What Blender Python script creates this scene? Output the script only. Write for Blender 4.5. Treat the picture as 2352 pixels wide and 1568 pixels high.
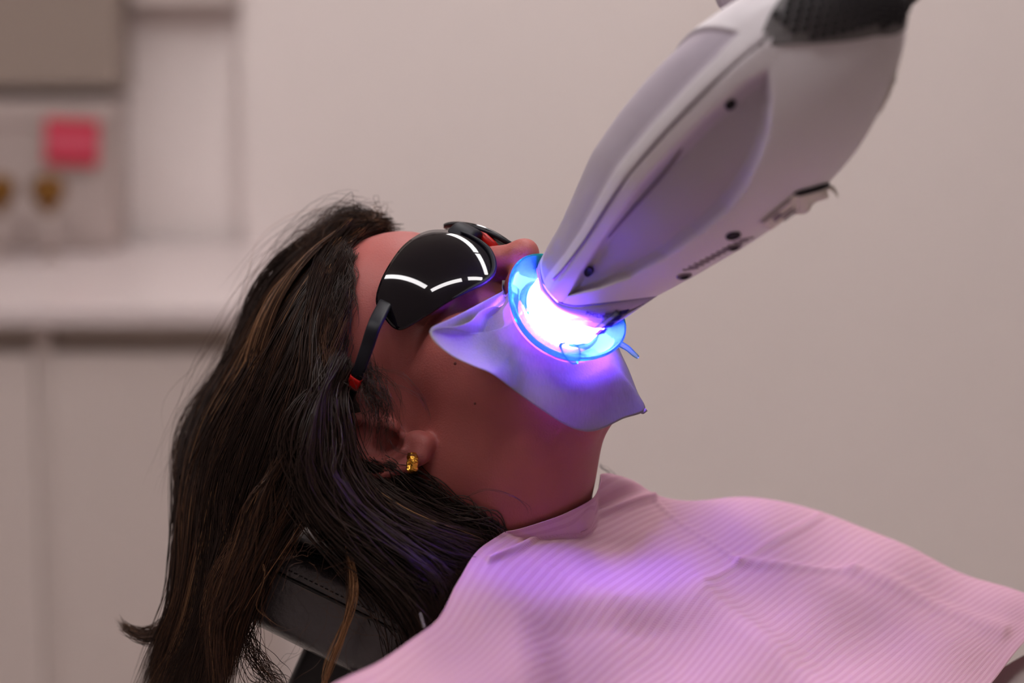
import bpy, bmesh, math, random
import numpy as np
from mathutils import Vector, Matrix

for o in list(bpy.data.objects):
    bpy.data.objects.remove(o, do_unlink=True)
SC = bpy.context.scene
COL = SC.collection
rng = np.random.default_rng(7)

# ------------------------------------------------------------------ camera
TILT = math.radians(10.0)
DIST = 1.5                       # camera to the plane of the head
FPX = 5553.0                     # focal length in pixels of the 2352x1568 frame
S0 = np.array([0.0, 0.0, 1.06])
RV = np.array([1.0, 0.0, 0.0])
UV = np.array([0.0, math.sin(TILT), math.cos(TILT)])
FV = np.array([0.0, math.cos(TILT), -math.sin(TILT)])
CW = np.stack([RV, UV, FV], 1)   # camera-aligned axes (right, up, away) -> world
CAMP = S0 - DIST * FV

cam_d = bpy.data.cameras.new('camera')
cam_d.sensor_width = 36.0
cam_d.lens = FPX / 2352.0 * 36.0
cam = bpy.data.objects.new('camera', cam_d)
COL.objects.link(cam)
cam.location = CAMP
cam.rotation_euler = (math.radians(90) - TILT, 0, 0)
cam_d.clip_start = 0.05
cam_d.dof.use_dof = True
cam_d.dof.focus_distance = DIST - 0.055
cam_d.dof.aperture_fstop = 2.9
SC.camera = cam

# ------------------------------------------------------------------ light and exposure
vs = SC.view_settings
vs.view_transform = 'Standard'
vs.look = 'None'
vs.gamma = 1.0
vs.use_curve_mapping = False
vs.exposure = 0.0
cy = SC.cycles
cy.max_bounces = 6
cy.diffuse_bounces = 3
cy.glossy_bounces = 2
cy.transmission_bounces = 2
cy.transparent_max_bounces = 8
cy.caustics_reflective = False
cy.caustics_refractive = False
cy.use_adaptive_sampling = True
cy.adaptive_threshold = 0.14
w = bpy.data.worlds.new('room_ambient')
SC.world = w
w.use_nodes = True
bgn = w.node_tree.nodes['Background']
bgn.inputs[0].default_value = (1.0, 0.93, 0.90, 1)
bgn.inputs[1].default_value = 0.10


LED_STRENGTH = 29.0              # linear ceiling lights (built with the room) that light everything


# ------------------------------------------------------------------ helpers
def cw(v):
    """camera-aligned vector -> world vector"""
    return CW @ np.asarray(v, float)


def P(px, py, d=0.0):
    """pixel of the photograph and depth behind the head plane -> world point"""
    k = (DIST + d) / FPX
    return S0 + (px - 1176.0) * k * RV + (784.0 - py) * k * UV + d * FV


def PP(pts):
    return np.array([P(*p) for p in pts])


def ray(px, py):
    v = (px - 1176.0) / FPX * RV + (784.0 - py) / FPX * UV + FV
    return v / np.linalg.norm(v)


def topix(p):
    v = np.asarray(p) - CAMP
    z = v @ FV
    return np.stack([1176 + FPX * (v @ RV) / z, 784 - FPX * (v @ UV) / z], -1)


def new_obj(name, verts, faces, mat, parent=None, smooth=True):
    me = bpy.data.meshes.new(name)
    verts = np.asarray(verts, np.float32)
    if isinstance(faces, np.ndarray):
        n, k = faces.shape
        me.vertices.add(len(verts))
        me.vertices.foreach_set('co', verts.ravel())
        me.loops.add(n * k)
        me.loops.foreach_set('vertex_index', faces.astype(np.int32).ravel())
        me.polygons.add(n)
        me.polygons.foreach_set('loop_start', np.arange(0, n * k, k, dtype=np.int32))
        me.polygons.foreach_set('loop_total', np.full(n, k, np.int32))
        me.update(calc_edges=True)
        me.validate()
    else:
        me.from_pydata([tuple(map(float, v)) for v in verts], [], faces)
        me.update()
    if smooth:
        me.polygons.foreach_set('use_smooth', np.ones(len(me.polygons), bool))
    if mat is not None:
        me.materials.append(mat)
    o = bpy.data.objects.new(name, me)
    COL.objects.link(o)
    if parent is not None:
        o.parent = parent
        if parent.type == 'EMPTY' or parent.matrix_world != Matrix():
            o.matrix_parent_inverse = Matrix.Translation(parent.location).inverted()
    return o


def bm_obj(name, bm, mat, parent=None, smooth=True):
    me = bpy.data.meshes.new(name)
    bm.normal_update()
    bm.to_mesh(me)
    bm.free()
    if smooth:
        me.polygons.foreach_set('use_smooth', np.ones(len(me.polygons), bool))
    if mat is not None:
        me.materials.append(mat)
    o = bpy.data.objects.new(name, me)
    COL.objects.link(o)
    if parent is not None:
        o.parent = parent
        if parent.type == 'EMPTY':
            o.matrix_parent_inverse = Matrix.Translation(parent.location).inverted()
    return o


def tag(o, label=None, cat=None, group=None, kind=None):
    if label: o['label'] = label
    if cat: o['category'] = cat
    if group: o['group'] = group
    if kind: o['kind'] = kind
    return o


def thing(name, loc, label, cat, group=None):
    o = bpy.data.objects.new(name, None)
    COL.objects.link(o)
    o.location = loc
    o.empty_display_size = 0.02
    return tag(o, label, cat, group)


def under(o, part):
    """make a finished part the sub-part of another part of the same thing"""
    o.parent = part
    o.matrix_parent_inverse = Matrix()
    return o


def crom(pts, n):
    """Catmull-Rom resample (n points) of a polyline"""
    p = np.asarray(pts, float)
    m = len(p)
    q = np.vstack([2 * p[0] - p[1], p, 2 * p[-1] - p[-2]])
    t = np.linspace(0, m - 1, n)
    i = np.clip(t.astype(int), 0, m - 2)
    f = (t - i)[:, None]
    a, b, c, d = q[i], q[i + 1], q[i + 2], q[i + 3]
    return 0.5 * (2 * b + (c - a) * f + (2 * a - 5 * b + 4 * c - d) * f * f + (3 * b - a - 3 * c + d) * f ** 3)


def crom_closed(pts, n):
    p = np.asarray(pts, float)
    m = len(p)
    t = np.linspace(0, m, n, endpoint=False)
    i = t.astype(int)
    f = (t - i)[:, None]
    a, b, c, d = p[(i - 1) % m], p[i % m], p[(i + 1) % m], p[(i + 2) % m]
    return 0.5 * (2 * b + (c - a) * f + (2 * a - 5 * b + 4 * c - d) * f * f + (3 * b - a - 3 * c + d) * f ** 3)


def patch(ctrl, nr, nc):
    """tensor Catmull-Rom surface through a grid of control points"""
    c = np.asarray(ctrl, float)
    rows = np.stack([crom(r, nc) for r in c])
    return np.stack([crom(rows[:, j], nr) for j in range(nc)], 1)


def quads(nr, nc, wrap=False, flip=False):
    i, j = np.meshgrid(np.arange(nr - 1), np.arange(nc if wrap else nc - 1), indexing='ij')
    j2 = (j + 1) % nc
    q = np.stack([i * nc + j, i * nc + j2, (i + 1) * nc + j2, (i + 1) * nc + j], -1).reshape(-1, 4)
    return q[:, ::-1].copy() if flip else q


def add_uv(o, uv):
    me = o.data
    l = me.uv_layers.new(name='uv')
    vi = np.zeros(len(me.loops), np.int32)
    me.loops.foreach_get('vertex_index', vi)
    l.data.foreach_set('uv', np.asarray(uv, np.float32)[vi].ravel())


def solidify(o, t, offset=0.0):
    m = o.modifiers.new('thickness', 'SOLIDIFY')
    m.thickness = t
    m.offset = offset
    return m


def tube(name, pts, rad, mat, parent=None, seg=10, closed=False, cap=True):
    p = np.asarray(pts, float)
    n = len(p)
    r = np.broadcast_to(np.asarray(rad, float), (n,))
    tn = np.roll(p, -1, 0) - np.roll(p, 1, 0) if closed else np.gradient(p, axis=0)
    tn /= np.linalg.norm(tn, axis=1, keepdims=True) + 1e-12
    ref = np.array([0.31, 0.22, 0.93])
    a = np.cross(tn, ref); a /= np.linalg.norm(a, axis=1, keepdims=True) + 1e-12
    b = np.cross(tn, a)
    an = np.linspace(0, 2 * np.pi, seg, endpoint=False)
    v = p[:, None] + r[:, None, None] * (np.cos(an)[None, :, None] * a[:, None] + np.sin(an)[None, :, None] * b[:, None])
    v = v.reshape(-1, 3)
    f = [tuple(x) for x in quads(n, seg, True)]
    if closed:
        f += [((n - 1) * seg + j, (n - 1) * seg + (j + 1) % seg, (j + 1) % seg, j) for j in range(seg)]
    elif cap:
        f += [tuple(range(seg))[::-1], tuple((n - 1) * seg + j for j in range(seg))]
    return new_obj(name, v, f, mat, parent)


def box(name, c, size, mat, parent=None, bevel=0.004, R=None, smooth=True):
    bm = bmesh.new()
    bmesh.ops.create_cube(bm, size=1.0)
    bmesh.ops.scale(bm, vec=size, verts=bm.verts)
    if bevel:
        bmesh.ops.bevel(bm, geom=bm.edges[:], offset=bevel, segments=3, affect='EDGES', profile=0.5)
    M = Matrix.Translation(Vector(c))
    if R is not None:
        M = M @ Matrix(np.asarray(R).tolist()).to_4x4()
    bmesh.ops.transform(bm, matrix=M, verts=bm.verts)
    return bm_obj(name, bm, mat, parent, smooth=False)


def sm(a, b, x):
    t = np.clip((x - a) / (b - a), 0, 1)
    return t * t * (3 - 2 * t)


# ------------------------------------------------------------------ materials
def lin(r, g, b):
    def f(c):
        c = c / 255.0
        return c / 12.92 if c <= 0.04045 else ((c + 0.055) / 1.055) ** 2.4
    return (f(r), f(g), f(b), 1.0)


def mat(name, col, rough=0.5, metal=0.0, var=0.05, nscale=30.0, bump=0.0, bscale=200.0, spec=0.5, sss=0.0,
        sssr=(1.0, 0.35, 0.2), sscale=0.005, trans=0.0, coat=0.0, ior=1.45):
    m = bpy.data.materials.new(name)
    m.use_nodes = True
    nt = m.node_tree
    b = nt.nodes['Principled BSDF']
    b.inputs['Roughness'].default_value = rough
    b.inputs['Metallic'].default_value = metal
    b.inputs['Specular IOR Level'].default_value = spec
    b.inputs['IOR'].default_value = ior
    b.inputs['Transmission Weight'].default_value = trans
    b.inputs['Coat Weight'].default_value = coat
    if sss:
        b.inputs['Subsurface Weight'].default_value = sss
        b.inputs['Subsurface Radius'].default_value = sssr
        b.inputs['Subsurface Scale'].default_value = sscale
    tc = nt.nodes.new('ShaderNodeTexCoord')
    nz = nt.nodes.new('ShaderNodeTexNoise')
    nz.inputs['Scale'].default_value = nscale
    nz.inputs['Detail'].default_value = 4
    nt.links.new(tc.outputs['Object'], nz.inputs['Vector'])
    mx = nt.nodes.new('ShaderNodeMix')
    mx.data_type = 'RGBA'
    c = np.array(col[:3])
    mx.inputs[6].default_value = (*(c * (1 - var)), 1)
    mx.inputs[7].default_value = (*np.clip(c * (1 + var), 0, 1), 1)
    nt.links.new(nz.outputs['Fac'], mx.inputs[0])
    nt.links.new(mx.outputs[2], b.inputs['Base Color'])
    if bump:
        n2 = nt.nodes.new('ShaderNodeTexNoise')
        n2.inputs['Scale'].default_value = bscale
        n2.inputs['Detail'].default_value = 3
        nt.links.new(tc.outputs['Object'], n2.inputs['Vector'])
        bp = nt.nodes.new('ShaderNodeBump')
        bp.inputs['Strength'].default_value = bump
        bp.inputs['Distance'].default_value = 0.001
        nt.links.new(n2.outputs['Fac'], bp.inputs['Height'])
        nt.links.new(bp.outputs['Normal'], b.inputs['Normal'])
    m['bsdf'] = 1
    return m


def emis(name, col, strength):
    m = bpy.data.materials.new(name)
    m.use_nodes = True
    nt = m.node_tree
    nt.nodes.clear()
    e = nt.nodes.new('ShaderNodeEmission')
    e.inputs[0].default_value = (*col, 1)
    e.inputs[1].default_value = strength
    o = nt.nodes.new('ShaderNodeOutputMaterial')
    nt.links.new(e.outputs[0], o.inputs[0])
    return m


def clear_plastic(name, col, trans=0.6, diffuse=0.3, tint=(1, 1, 1)):
    """thin clear plastic: transparent + a little milky scatter + fresnel gloss"""
    m = bpy.data.materials.new(name)
    m.use_nodes = True
    nt = m.node_tree
    nt.nodes.clear()
    N = nt.nodes.new
    L = nt.links.new
    out = N('ShaderNodeOutputMaterial')
    tr = N('ShaderNodeBsdfTransparent'); tr.inputs[0].default_value = (*tint, 1)
    df = N('ShaderNodeBsdfDiffuse'); df.inputs[0].default_value = col
    tl = N('ShaderNodeBsdfTranslucent'); tl.inputs[0].default_value = col
    gl = N('ShaderNodeBsdfGlossy'); gl.inputs['Roughness'].default_value = 0.10; gl.inputs[0].default_value = col
    fr = N('ShaderNodeFresnel'); fr.inputs[0].default_value = 1.5
    nz = N('ShaderNodeTexNoise'); nz.inputs['Scale'].default_value = 90
    mr = N('ShaderNodeMapRange')
    mr.inputs['To Min'].default_value = diffuse * 0.7
    mr.inputs['To Max'].default_value = diffuse * 1.3
    L(nz.outputs['Fac'], mr.inputs['Value'])
    m1 = N('ShaderNodeMixShader'); m1.inputs[0].default_value = 0.5
    L(df.outputs[0], m1.inputs[1]); L(tl.outputs[0], m1.inputs[2])
    m2 = N('ShaderNodeMixShader')
    L(mr.outputs[0], m2.inputs[0]); L(tr.outputs[0], m2.inputs[1]); L(m1.outputs[0], m2.inputs[2])
    m3 = N('ShaderNodeMixShader')
    L(fr.outputs[0], m3.inputs[0]); L(m2.outputs[0], m3.inputs[1]); L(gl.outputs[0], m3.inputs[2])
    L(m3.outputs[0], out.inputs[0])
    return m
# ------------------------------------------------------------------ the head: pose and signed distance field
def head_axes(th, be, ro):
    c, s = math.cos(th), math.sin(th)
    down = np.array([c, -s, 0]); front = np.array([s, c, 0]); right = np.array([0, 0, -1.0])
    fr = math.cos(ro) * front + math.sin(ro) * right
    ri = math.cos(ro) * right - math.sin(ro) * front
    R = np.array([[math.cos(be), 0, math.sin(be)], [0, 1, 0], [-math.sin(be), 0, math.cos(be)]])
    return R @ ri, R @ fr, R @ (-down)


HTH, HBE, HRO, HSC = 0.457, 0.359, 0.265, 0.974
HX, HY, HZ = [cw(a) for a in head_axes(HTH, HBE, HRO)]
HM = np.stack([HX, HY, HZ], 1)                 # head local (right, front, up) -> world, orthonormal
HO = S0 + cw((-0.0433, -0.0387, 0.0))


def h2w(p):
    return np.asarray(p, float) * HSC @ HM.T + HO


def w2h(p):
    return (np.asarray(p, float) - HO) @ HM / HSC


def smin(a, b, k):
    h = np.clip(0.5 + 0.5 * (b - a) / k, 0, 1)
    return b + (a - b) * h - k * h * (1 - h)


def smax(a, b, k):
    return -smin(-a, -b, k)


def ell(p, c, r, R=None):
    x, y, z = p[0] - c[0], p[1] - c[1], p[2] - c[2]
    if R is not None:
        R = np.asarray(R)
        x, y, z = (R[0, 0] * x + R[1, 0] * y + R[2, 0] * z, R[0, 1] * x + R[1, 1] * y + R[2, 1] * z,
                   R[0, 2] * x + R[1, 2] * y + R[2, 2] * z)
    k0 = np.sqrt((x / r[0]) ** 2 + (y / r[1]) ** 2 + (z / r[2]) ** 2) + 1e-9
    k1 = np.sqrt((x / r[0] ** 2) ** 2 + (y / r[1] ** 2) ** 2 + (z / r[2] ** 2) ** 2) + 1e-9
    return k0 * (k0 - 1) / k1


def cone(p, a, b, ra, rb):
    a = np.asarray(a, float); b = np.asarray(b, float)
    ba = b - a
    l2 = float(ba @ ba)
    t = np.clip(((p[0] - a[0]) * ba[0] + (p[1] - a[1]) * ba[1] + (p[2] - a[2]) * ba[2]) / l2, 0, 1)
    dx, dy, dz = p[0] - a[0] - t * ba[0], p[1] - a[1] - t * ba[1], p[2] - a[2] - t * ba[2]
    return np.sqrt(dx * dx + dy * dy + dz * dz) - (ra + (rb - ra) * t)


def chain(p, pts, k=0.002):
    d = None
    for (a, ra), (b, rb) in zip(pts[:-1], pts[1:]):
        e = cone(p, a, b, ra, rb)
        d = e if d is None else smin(d, e, k)
    return d


# torso landmarks (world -> head local)
NECK0 = np.array([0, -0.022, -0.045])
NECK1 = w2h(P(1164, 1285, 0.012))
NECKF = w2h(P(1153, 1110, -0.018))
SH_R = w2h(P(1030, 1800, -0.09))
SH_L = w2h(P(1560, 1400, 0.12))
CHEST = w2h(P(1700, 1960, -0.03))


def skull_sdf(p):
    """head without ears and neck; p = (x, y, z) arrays in head local metres"""
    x = np.abs(p[0])
    q = (x, p[1], p[2])
    d = ell(q, (0, -0.010, 0.043), (0.071, 0.090, 0.079))
    d = smin(d, ell(q, (0, 0.036, 0.050), (0.058, 0.058, 0.048)), 0.02)
    d = smin(d, ell(q, (0, 0.042, -0.015), (0.054, 0.052, 0.055)), 0.02)
    d = smin(d, ell(q, (0.026, 0.082, 0.034), (0.026, 0.012, 0.008)), 0.012)        # brow
    d = smin(d, ell(q, (0.046, 0.056, -0.012), (0.020, 0.026, 0.017)), 0.015)       # cheekbone
    d = smin(d, ell(q, (0.037, 0.058, -0.045), (0.024, 0.030, 0.034)), 0.018)       # cheek
    d = smin(d, ell(q, (0, 0.070, -0.046), (0.034, 0.032, 0.026)), 0.014)           # upper jaw
    d = smin(d, ell(q, (0, 0.042, -0.070), (0.040, 0.034, 0.030)), 0.02)            # lower face, mouth open
    d = smin(d, cone(q, (0.047, 0.006, -0.058), (0.014, 0.044, -0.090), 0.015, 0.013), 0.02)   # jaw bone
    d = smin(d, ell(q, (0, 0.048, -0.090), (0.020, 0.016, 0.013)), 0.014)           # chin
    d = smin(d, ell(q, (0, 0.004, -0.066), (0.043, 0.044, 0.030)), 0.02)
    d = smin(d, ell(q, (0.040, 0.034, -0.040), (0.022, 0.032, 0.032)), 0.02)        # side of the face in front of the ear
    # eye sockets and closed lids
    d = smax(d, -ell(q, (0.033, 0.094, 0.016), (0.019, 0.012, 0.011)), 0.012)
    d = smin(d, ell(q, (0.032, 0.075, 0.016), (0.0145, 0.0135, 0.0125)), 0.004)
    # nose
    d = smin(d, cone(q, (0, 0.088, 0.026), (0, 0.112, -0.015), 0.0085, 0.010), 0.010)
    d = smin(d, ell(q, (0, 0.1175, -0.019), (0.0098, 0.0100, 0.0092)), 0.006)
    d = smin(d, ell(q, (0.0125, 0.103, -0.026), (0.0068, 0.0115, 0.0082)), 0.006)
    d = smin(d, cone(q, (0, 0.100, -0.030), (0, 0.111, -0.028), 0.005, 0.004), 0.005)
    d = smax(d, -cone(q, (0.0065, 0.1085, -0.036), (0.005, 0.103, -0.024), 0.0036, 0.003), 0.003)
    # lips held apart
    d = smin(d, chain(q, [((0, 0.104, -0.052), 0.0050), ((0.014, 0.099, -0.055), 0.0045), ((0.030, 0.086, -0.066), 0.0035)]), 0.006)
    d = smin(d, chain(q, [((0, 0.088, -0.080), 0.0060), ((0.014, 0.086, -0.078), 0.0055), ((0.030, 0.083, -0.069), 0.0035)]), 0.006)
    d = smax(d, -ell(q, (0, 0.098, -0.066), (0.024, 0.020, 0.0095)), 0.004)
    return d


def ear_frame(p):
    """ear coordinates: a = back-front (front +), b = up, c = out from the skull"""
    x = p[0] - 0.0655
    p = (p[0], p[1] + 0.004, p[2] - 0.002)
    c30, s30 = math.cos(math.radians(26)), math.sin(math.radians(26))
    a = c30 * p[1] - s30 * x
    c = s30 * p[1] + c30 * x
    tl = math.radians(14)
    b = math.cos(tl) * p[2] - math.sin(tl) * a
    a = math.sin(tl) * p[2] + math.cos(tl) * a
    return (a * 1.08, b * 1.08, c * 1.08)


def ear_sdf(p):
    e = ear_frame(p)
    rim = [((0.002, 0.004, 0.003), 0.0022), ((0.006, 0.016, 0.005), 0.0032), ((0.003, 0.030, 0.006), 0.0036), ((-0.008, 0.038, 0.007), 0.0037),
           ((-0.021, 0.034, 0.008), 0.0037), ((-0.029, 0.021, 0.009), 0.0036), ((-0.0295, 0.005, 0.009), 0.0034),
           ((-0.025, -0.010, 0.0085), 0.0036), ((-0.017, -0.022, 0.008), 0.0045), ((-0.008, -0.029, 0.007), 0.0055), ((0.000, -0.030, 0.006), 0.0055)]
    d = ell(e, (-0.011, 0.006, 0.002), (0.0205, 0.031, 0.0042))
    d = smin(d, ell(e, (-0.008, 0.0, -0.004), (0.014, 0.018, 0.008)), 0.004)
    d = smin(d, chain(e, rim), 0.0030)
    anti = [((-0.007, 0.024, 0.0055), 0.0028), ((-0.017, 0.014, 0.0075), 0.0030), ((-0.0195, 0.002, 0.008), 0.0030), ((-0.016, -0.010, 0.008), 0.0034), ((-0.008, -0.0165, 0.0085), 0.0038)]
    d = smin(d, chain(e, anti), 0.003)
    d = smin(d, ell(e, (-0.001, -0.024, 0.0055), (0.0095, 0.0105, 0.0052)), 0.004)      # lobe
    d = smin(d, ell(e, (0.006, -0.002, 0.0065), (0.0058, 0.0075, 0.0050)), 0.004)       # tragus
    d = smax(d, -ell(e, (-0.0060, -0.003, 0.0085), (0.0092, 0.0120, 0.0105)), 0.0022)    # concha
    d = smax(d, -cone(e, (-0.001, -0.003, 0.006), (0.010, -0.001, -0.008), 0.0044, 0.0036), 0.002)
    d = smax(d, -ell(e, (-0.0245, 0.010, 0.0105), (0.0022, 0.015, 0.0040)), 0.0025)     # scapha groove
    return d


def neck_sdf(p):
    d = cone(p, NECK0, NECKF, 0.053, 0.050)
    d = smin(d, cone(p, NECKF, NECK1, 0.050, 0.048), 0.02)
    # throat and the strap muscle from behind the ear to the collarbone
    d = smin(d, cone(p, (0.050, -0.020, -0.035), w2h(P(1290, 1180, -0.035)), 0.016, 0.011), 0.015)
    d = smin(d, cone(p, SH_R, NECK1, 0.045, 0.046), 0.03)
    d = smin(d, cone(p, SH_L, NECK1, 0.040, 0.044), 0.03)
    d = smin(d, cone(p, NECK1, CHEST, 0.044, 0.080), 0.03)
    return d


def body_sdf(p):
    d = smin(skull_sdf(p), neck_sdf(p), 0.032)
    e = ear_sdf(p)
    return smin(d, e, 0.004)


def body_points(pw):
    """distance (m) of world points to the skin"""
    l = w2h(pw)
    return body_sdf((l[..., 0], l[..., 1], l[..., 2])) * HSC


def scalp_points(pw):
    l = w2h(pw)
    q = (l[..., 0], l[..., 1], l[..., 2])
    return smin(skull_sdf(q), neck_sdf(q), 0.032) * HSC


def push_out(pw, margin, it=3, body_points=body_points):
    pw = np.array(pw, float)
    sh = pw.shape
    q = pw.reshape(-1, 3)
    mg = np.broadcast_to(margin, sh[:-1]).reshape(-1)
    for _ in range(it):
        d = body_points(q)
        m = d < mg
        if not m.any():
            break
        s = q[m]
        e = 0.0015
        g = np.stack([body_points(s + e * np.eye(3)[i]) - body_points(s - e * np.eye(3)[i]) for i in range(3)], -1)
        g /= np.linalg.norm(g, axis=-1, keepdims=True) + 1e-9
        q[m] = s + g * (mg[m] - d[m])[:, None]
    return q.reshape(sh)


def surface_nets(xs, ys, zs, F):
    ins = F < 0
    nx, ny, nz = F.shape
    cnt = np.zeros((nx - 1, ny - 1, nz - 1), np.int8)
    for i in (0, 1):
        for j in (0, 1):
            for k in (0, 1):
                cnt += ins[i:nx - 1 + i, j:ny - 1 + j, k:nz - 1 + k]
    act = (cnt > 0) & (cnt < 8)
    I, J, K = np.nonzero(act)
    idx = np.full(act.shape, -1, np.int32)
    idx[I, J, K] = np.arange(len(I))
    acc = np.zeros((len(I), 3)); num = np.zeros(len(I))
    ax = (xs, ys, zs)
    cor = [(i, j, k) for i in (0, 1) for j in (0, 1) for k in (0, 1)]
    for a in cor:
        for d in range(3):
            if a[d]:
                continue
            b = list(a); b[d] = 1
            fa = F[I + a[0], J + a[1], K + a[2]]; fb = F[I + b[0], J + b[1], K + b[2]]
            m = (fa < 0) != (fb < 0)
            t = np.where(m, fa / np.where(m, fa - fb, 1), 0)
            ii = (I, J, K)
            pa = np.stack([ax[q][ii[q] + a[q]] for q in range(3)], 1)
            pb = np.stack([ax[q][ii[q] + b[q]] for q in range(3)], 1)
            acc += np.where(m[:, None], pa + (pb - pa) * t[:, None], 0)
            num += m
    V = acc / num[:, None]
    faces = []
    for d in range(3):
        e1, e2 = [(1, 2), (2, 0), (0, 1)][d]
        sl0 = [slice(1, -1)] * 3; sl1 = [slice(1, -1)] * 3
        sl0[d] = slice(0, -1); sl1[d] = slice(1, None)
        A = ins[tuple(sl0)]; B = ins[tuple(sl1)]
        ch = np.argwhere(A != B)
        if not len(ch):
            continue
        s = A[tuple(ch.T)]
        base = ch.copy()
        for q in range(3):
            if q != d:
                base[:, q] += 1
        def cell(o1, o2):
            c = base.copy(); c[:, e1] -= o1; c[:, e2] -= o2
            return idx[tuple(c.T)]
        q = np.stack([cell(1, 1), cell(0, 1), cell(0, 0), cell(1, 0)], 1)
        q[~s] = q[~s][:, ::-1]
        faces.append(q)
    Fc = np.vstack(faces)
    return V, Fc[(Fc >= 0).all(1)]


def axis_grid(lo, hi, f0, f1, fine, coarse):
    a = np.arange(lo, f0, coarse) if lo < f0 else np.array([])
    b = np.arange(f0, f1, fine)
    c = np.arange(f1, hi, coarse) if hi > f1 else np.array([])
    return np.concatenate([a, b, c])


def eval_grid(fn, xs, ys, zs):
    F = np.empty((len(xs), len(ys), len(zs)), np.float32)
    Y, Z = np.meshgrid(ys.astype(np.float32), zs.astype(np.float32), indexing='ij')
    for i0 in range(0, len(xs), 16):
        s = xs[i0:i0 + 16].astype(np.float32)
        X = np.broadcast_to(s[:, None, None], (len(s),) + Y.shape)
        F[i0:i0 + 16] = fn((X, np.broadcast_to(Y, X.shape), np.broadcast_to(Z, X.shape)))
    return F


def make_skin():
    m = mat('skin', lin(164, 90, 85), rough=0.50, var=0.07, nscale=45, bump=0.22, bscale=900, spec=0.35,
            sss=0.25, sssr=(1.0, 0.36, 0.22), sscale=0.006)
    return m


M_SKIN = make_skin()
xs = axis_grid(-0.24, 0.26, -0.062, 0.098, 0.0016, 0.0075)
xs = np.concatenate([axis_grid(-0.30, -0.078, -0.078, -0.078, 1, 0.008), np.arange(-0.078, 0.050, 0.0024), np.arange(0.050, 0.098, 0.0014), np.arange(0.098, 0.30, 0.008)])
ys = np.concatenate([np.arange(-0.30, -0.106, 0.008), np.arange(-0.106, -0.040, 0.0032), np.arange(-0.040, 0.128, 0.0016), np.arange(0.128, 0.24, 0.008)])
zs = np.concatenate([np.arange(-0.46, -0.150, 0.008), np.arange(-0.150, 0.045, 0.0016), np.arange(0.045, 0.142, 0.0032)])
SF = eval_grid(body_sdf, xs, ys, zs)
V, Fq = surface_nets(xs, ys, zs, SF)
person = new_obj('person', h2w(V), Fq, M_SKIN)
tag(person, 'woman reclining face up in dark goggles with long brown hair hanging down', 'person')
sb = person.modifiers.new('soften', 'SMOOTH')
sb.factor = 0.5
sb.iterations = 2
del SF
# ------------------------------------------------------------------ the room
M_WALL = mat('wall_paint', lin(234, 222, 218), rough=0.75, var=0.015, nscale=2.5, bump=0.05, bscale=120)
M_FLOOR = mat('floor_vinyl', lin(196, 184, 176), rough=0.45, var=0.06, nscale=6)
M_CEIL = mat('ceiling_paint', lin(226, 222, 218), rough=0.9, var=0.02, nscale=3)
M_CAB = mat('white_laminate', lin(206, 192, 186), rough=0.40, var=0.02, nscale=4)
M_TOP = mat('worktop_laminate', lin(208, 194, 192), rough=0.28, var=0.04, nscale=14)
M_TAUPE = mat('taupe_cabinet', lin(150, 134, 124), rough=0.5, var=0.12, nscale=5)
M_SHADE = mat('cabinet_shade', lin(176, 162, 152), rough=0.7, var=0.05)  # cabinet tone darkened to hold shade in its colour


def at(px, py, D):
    """point on the view ray of a pixel at a camera distance D along the ground axis (world y from the camera)"""
    r = ray(px, py)
    return CAMP + r * (D / r[1])


YB = CAMP[1] + 3.185           # alcove back wall
YR = CAMP[1] + 3.16           # plain wall right of the alcove
YC = CAMP[1] + 2.62           # worktop front edge
XC = at(566, 784, 3.16)[0]    # corner
ZT = at(300, 706, 2.62)[2]    # worktop height


def slab(name, lo, hi, m, parent=None, bevel=0.0):
    lo = np.array(lo); hi = np.array(hi)
    return box(name, (lo + hi) / 2, tuple(hi - lo), m, parent, bevel)


tag(slab('floor', (-3.0, -3.2, -0.05), (3.0, YB + 0.1, 0.0), M_FLOOR), kind='structure')
tag(slab('ceiling', (-3.0, -3.2, 2.6), (3.0, YB + 0.1, 2.65), M_CEIL), kind='structure')
tag(slab('wall_right', (XC, YR, 0.0), (3.0, YR + 0.1, 2.6), M_WALL), kind='structure')
tag(slab('wall_corner', (XC, YR + 0.1, 0.0), (XC + 0.1, YB, 2.6), M_WALL), kind='structure')
tag(slab('wall_back', (-3.0, YB, 0.0), (XC + 0.1, YB + 0.1, 2.6), M_WALL), kind='structure')
tag(slab('wall_left', (-3.1, -3.2, 0.0), (-3.0, YB + 0.1, 2.6), M_WALL), kind='structure')
tag(slab('wall_east', (3.0, -3.2, 0.0), (3.1, YB + 0.1, 2.6), M_WALL), kind='structure')
tag(slab('wall_behind_camera', (-3.1, -3.3, 0.0), (3.1, -3.2, 2.6), M_WALL), kind='structure')

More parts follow.
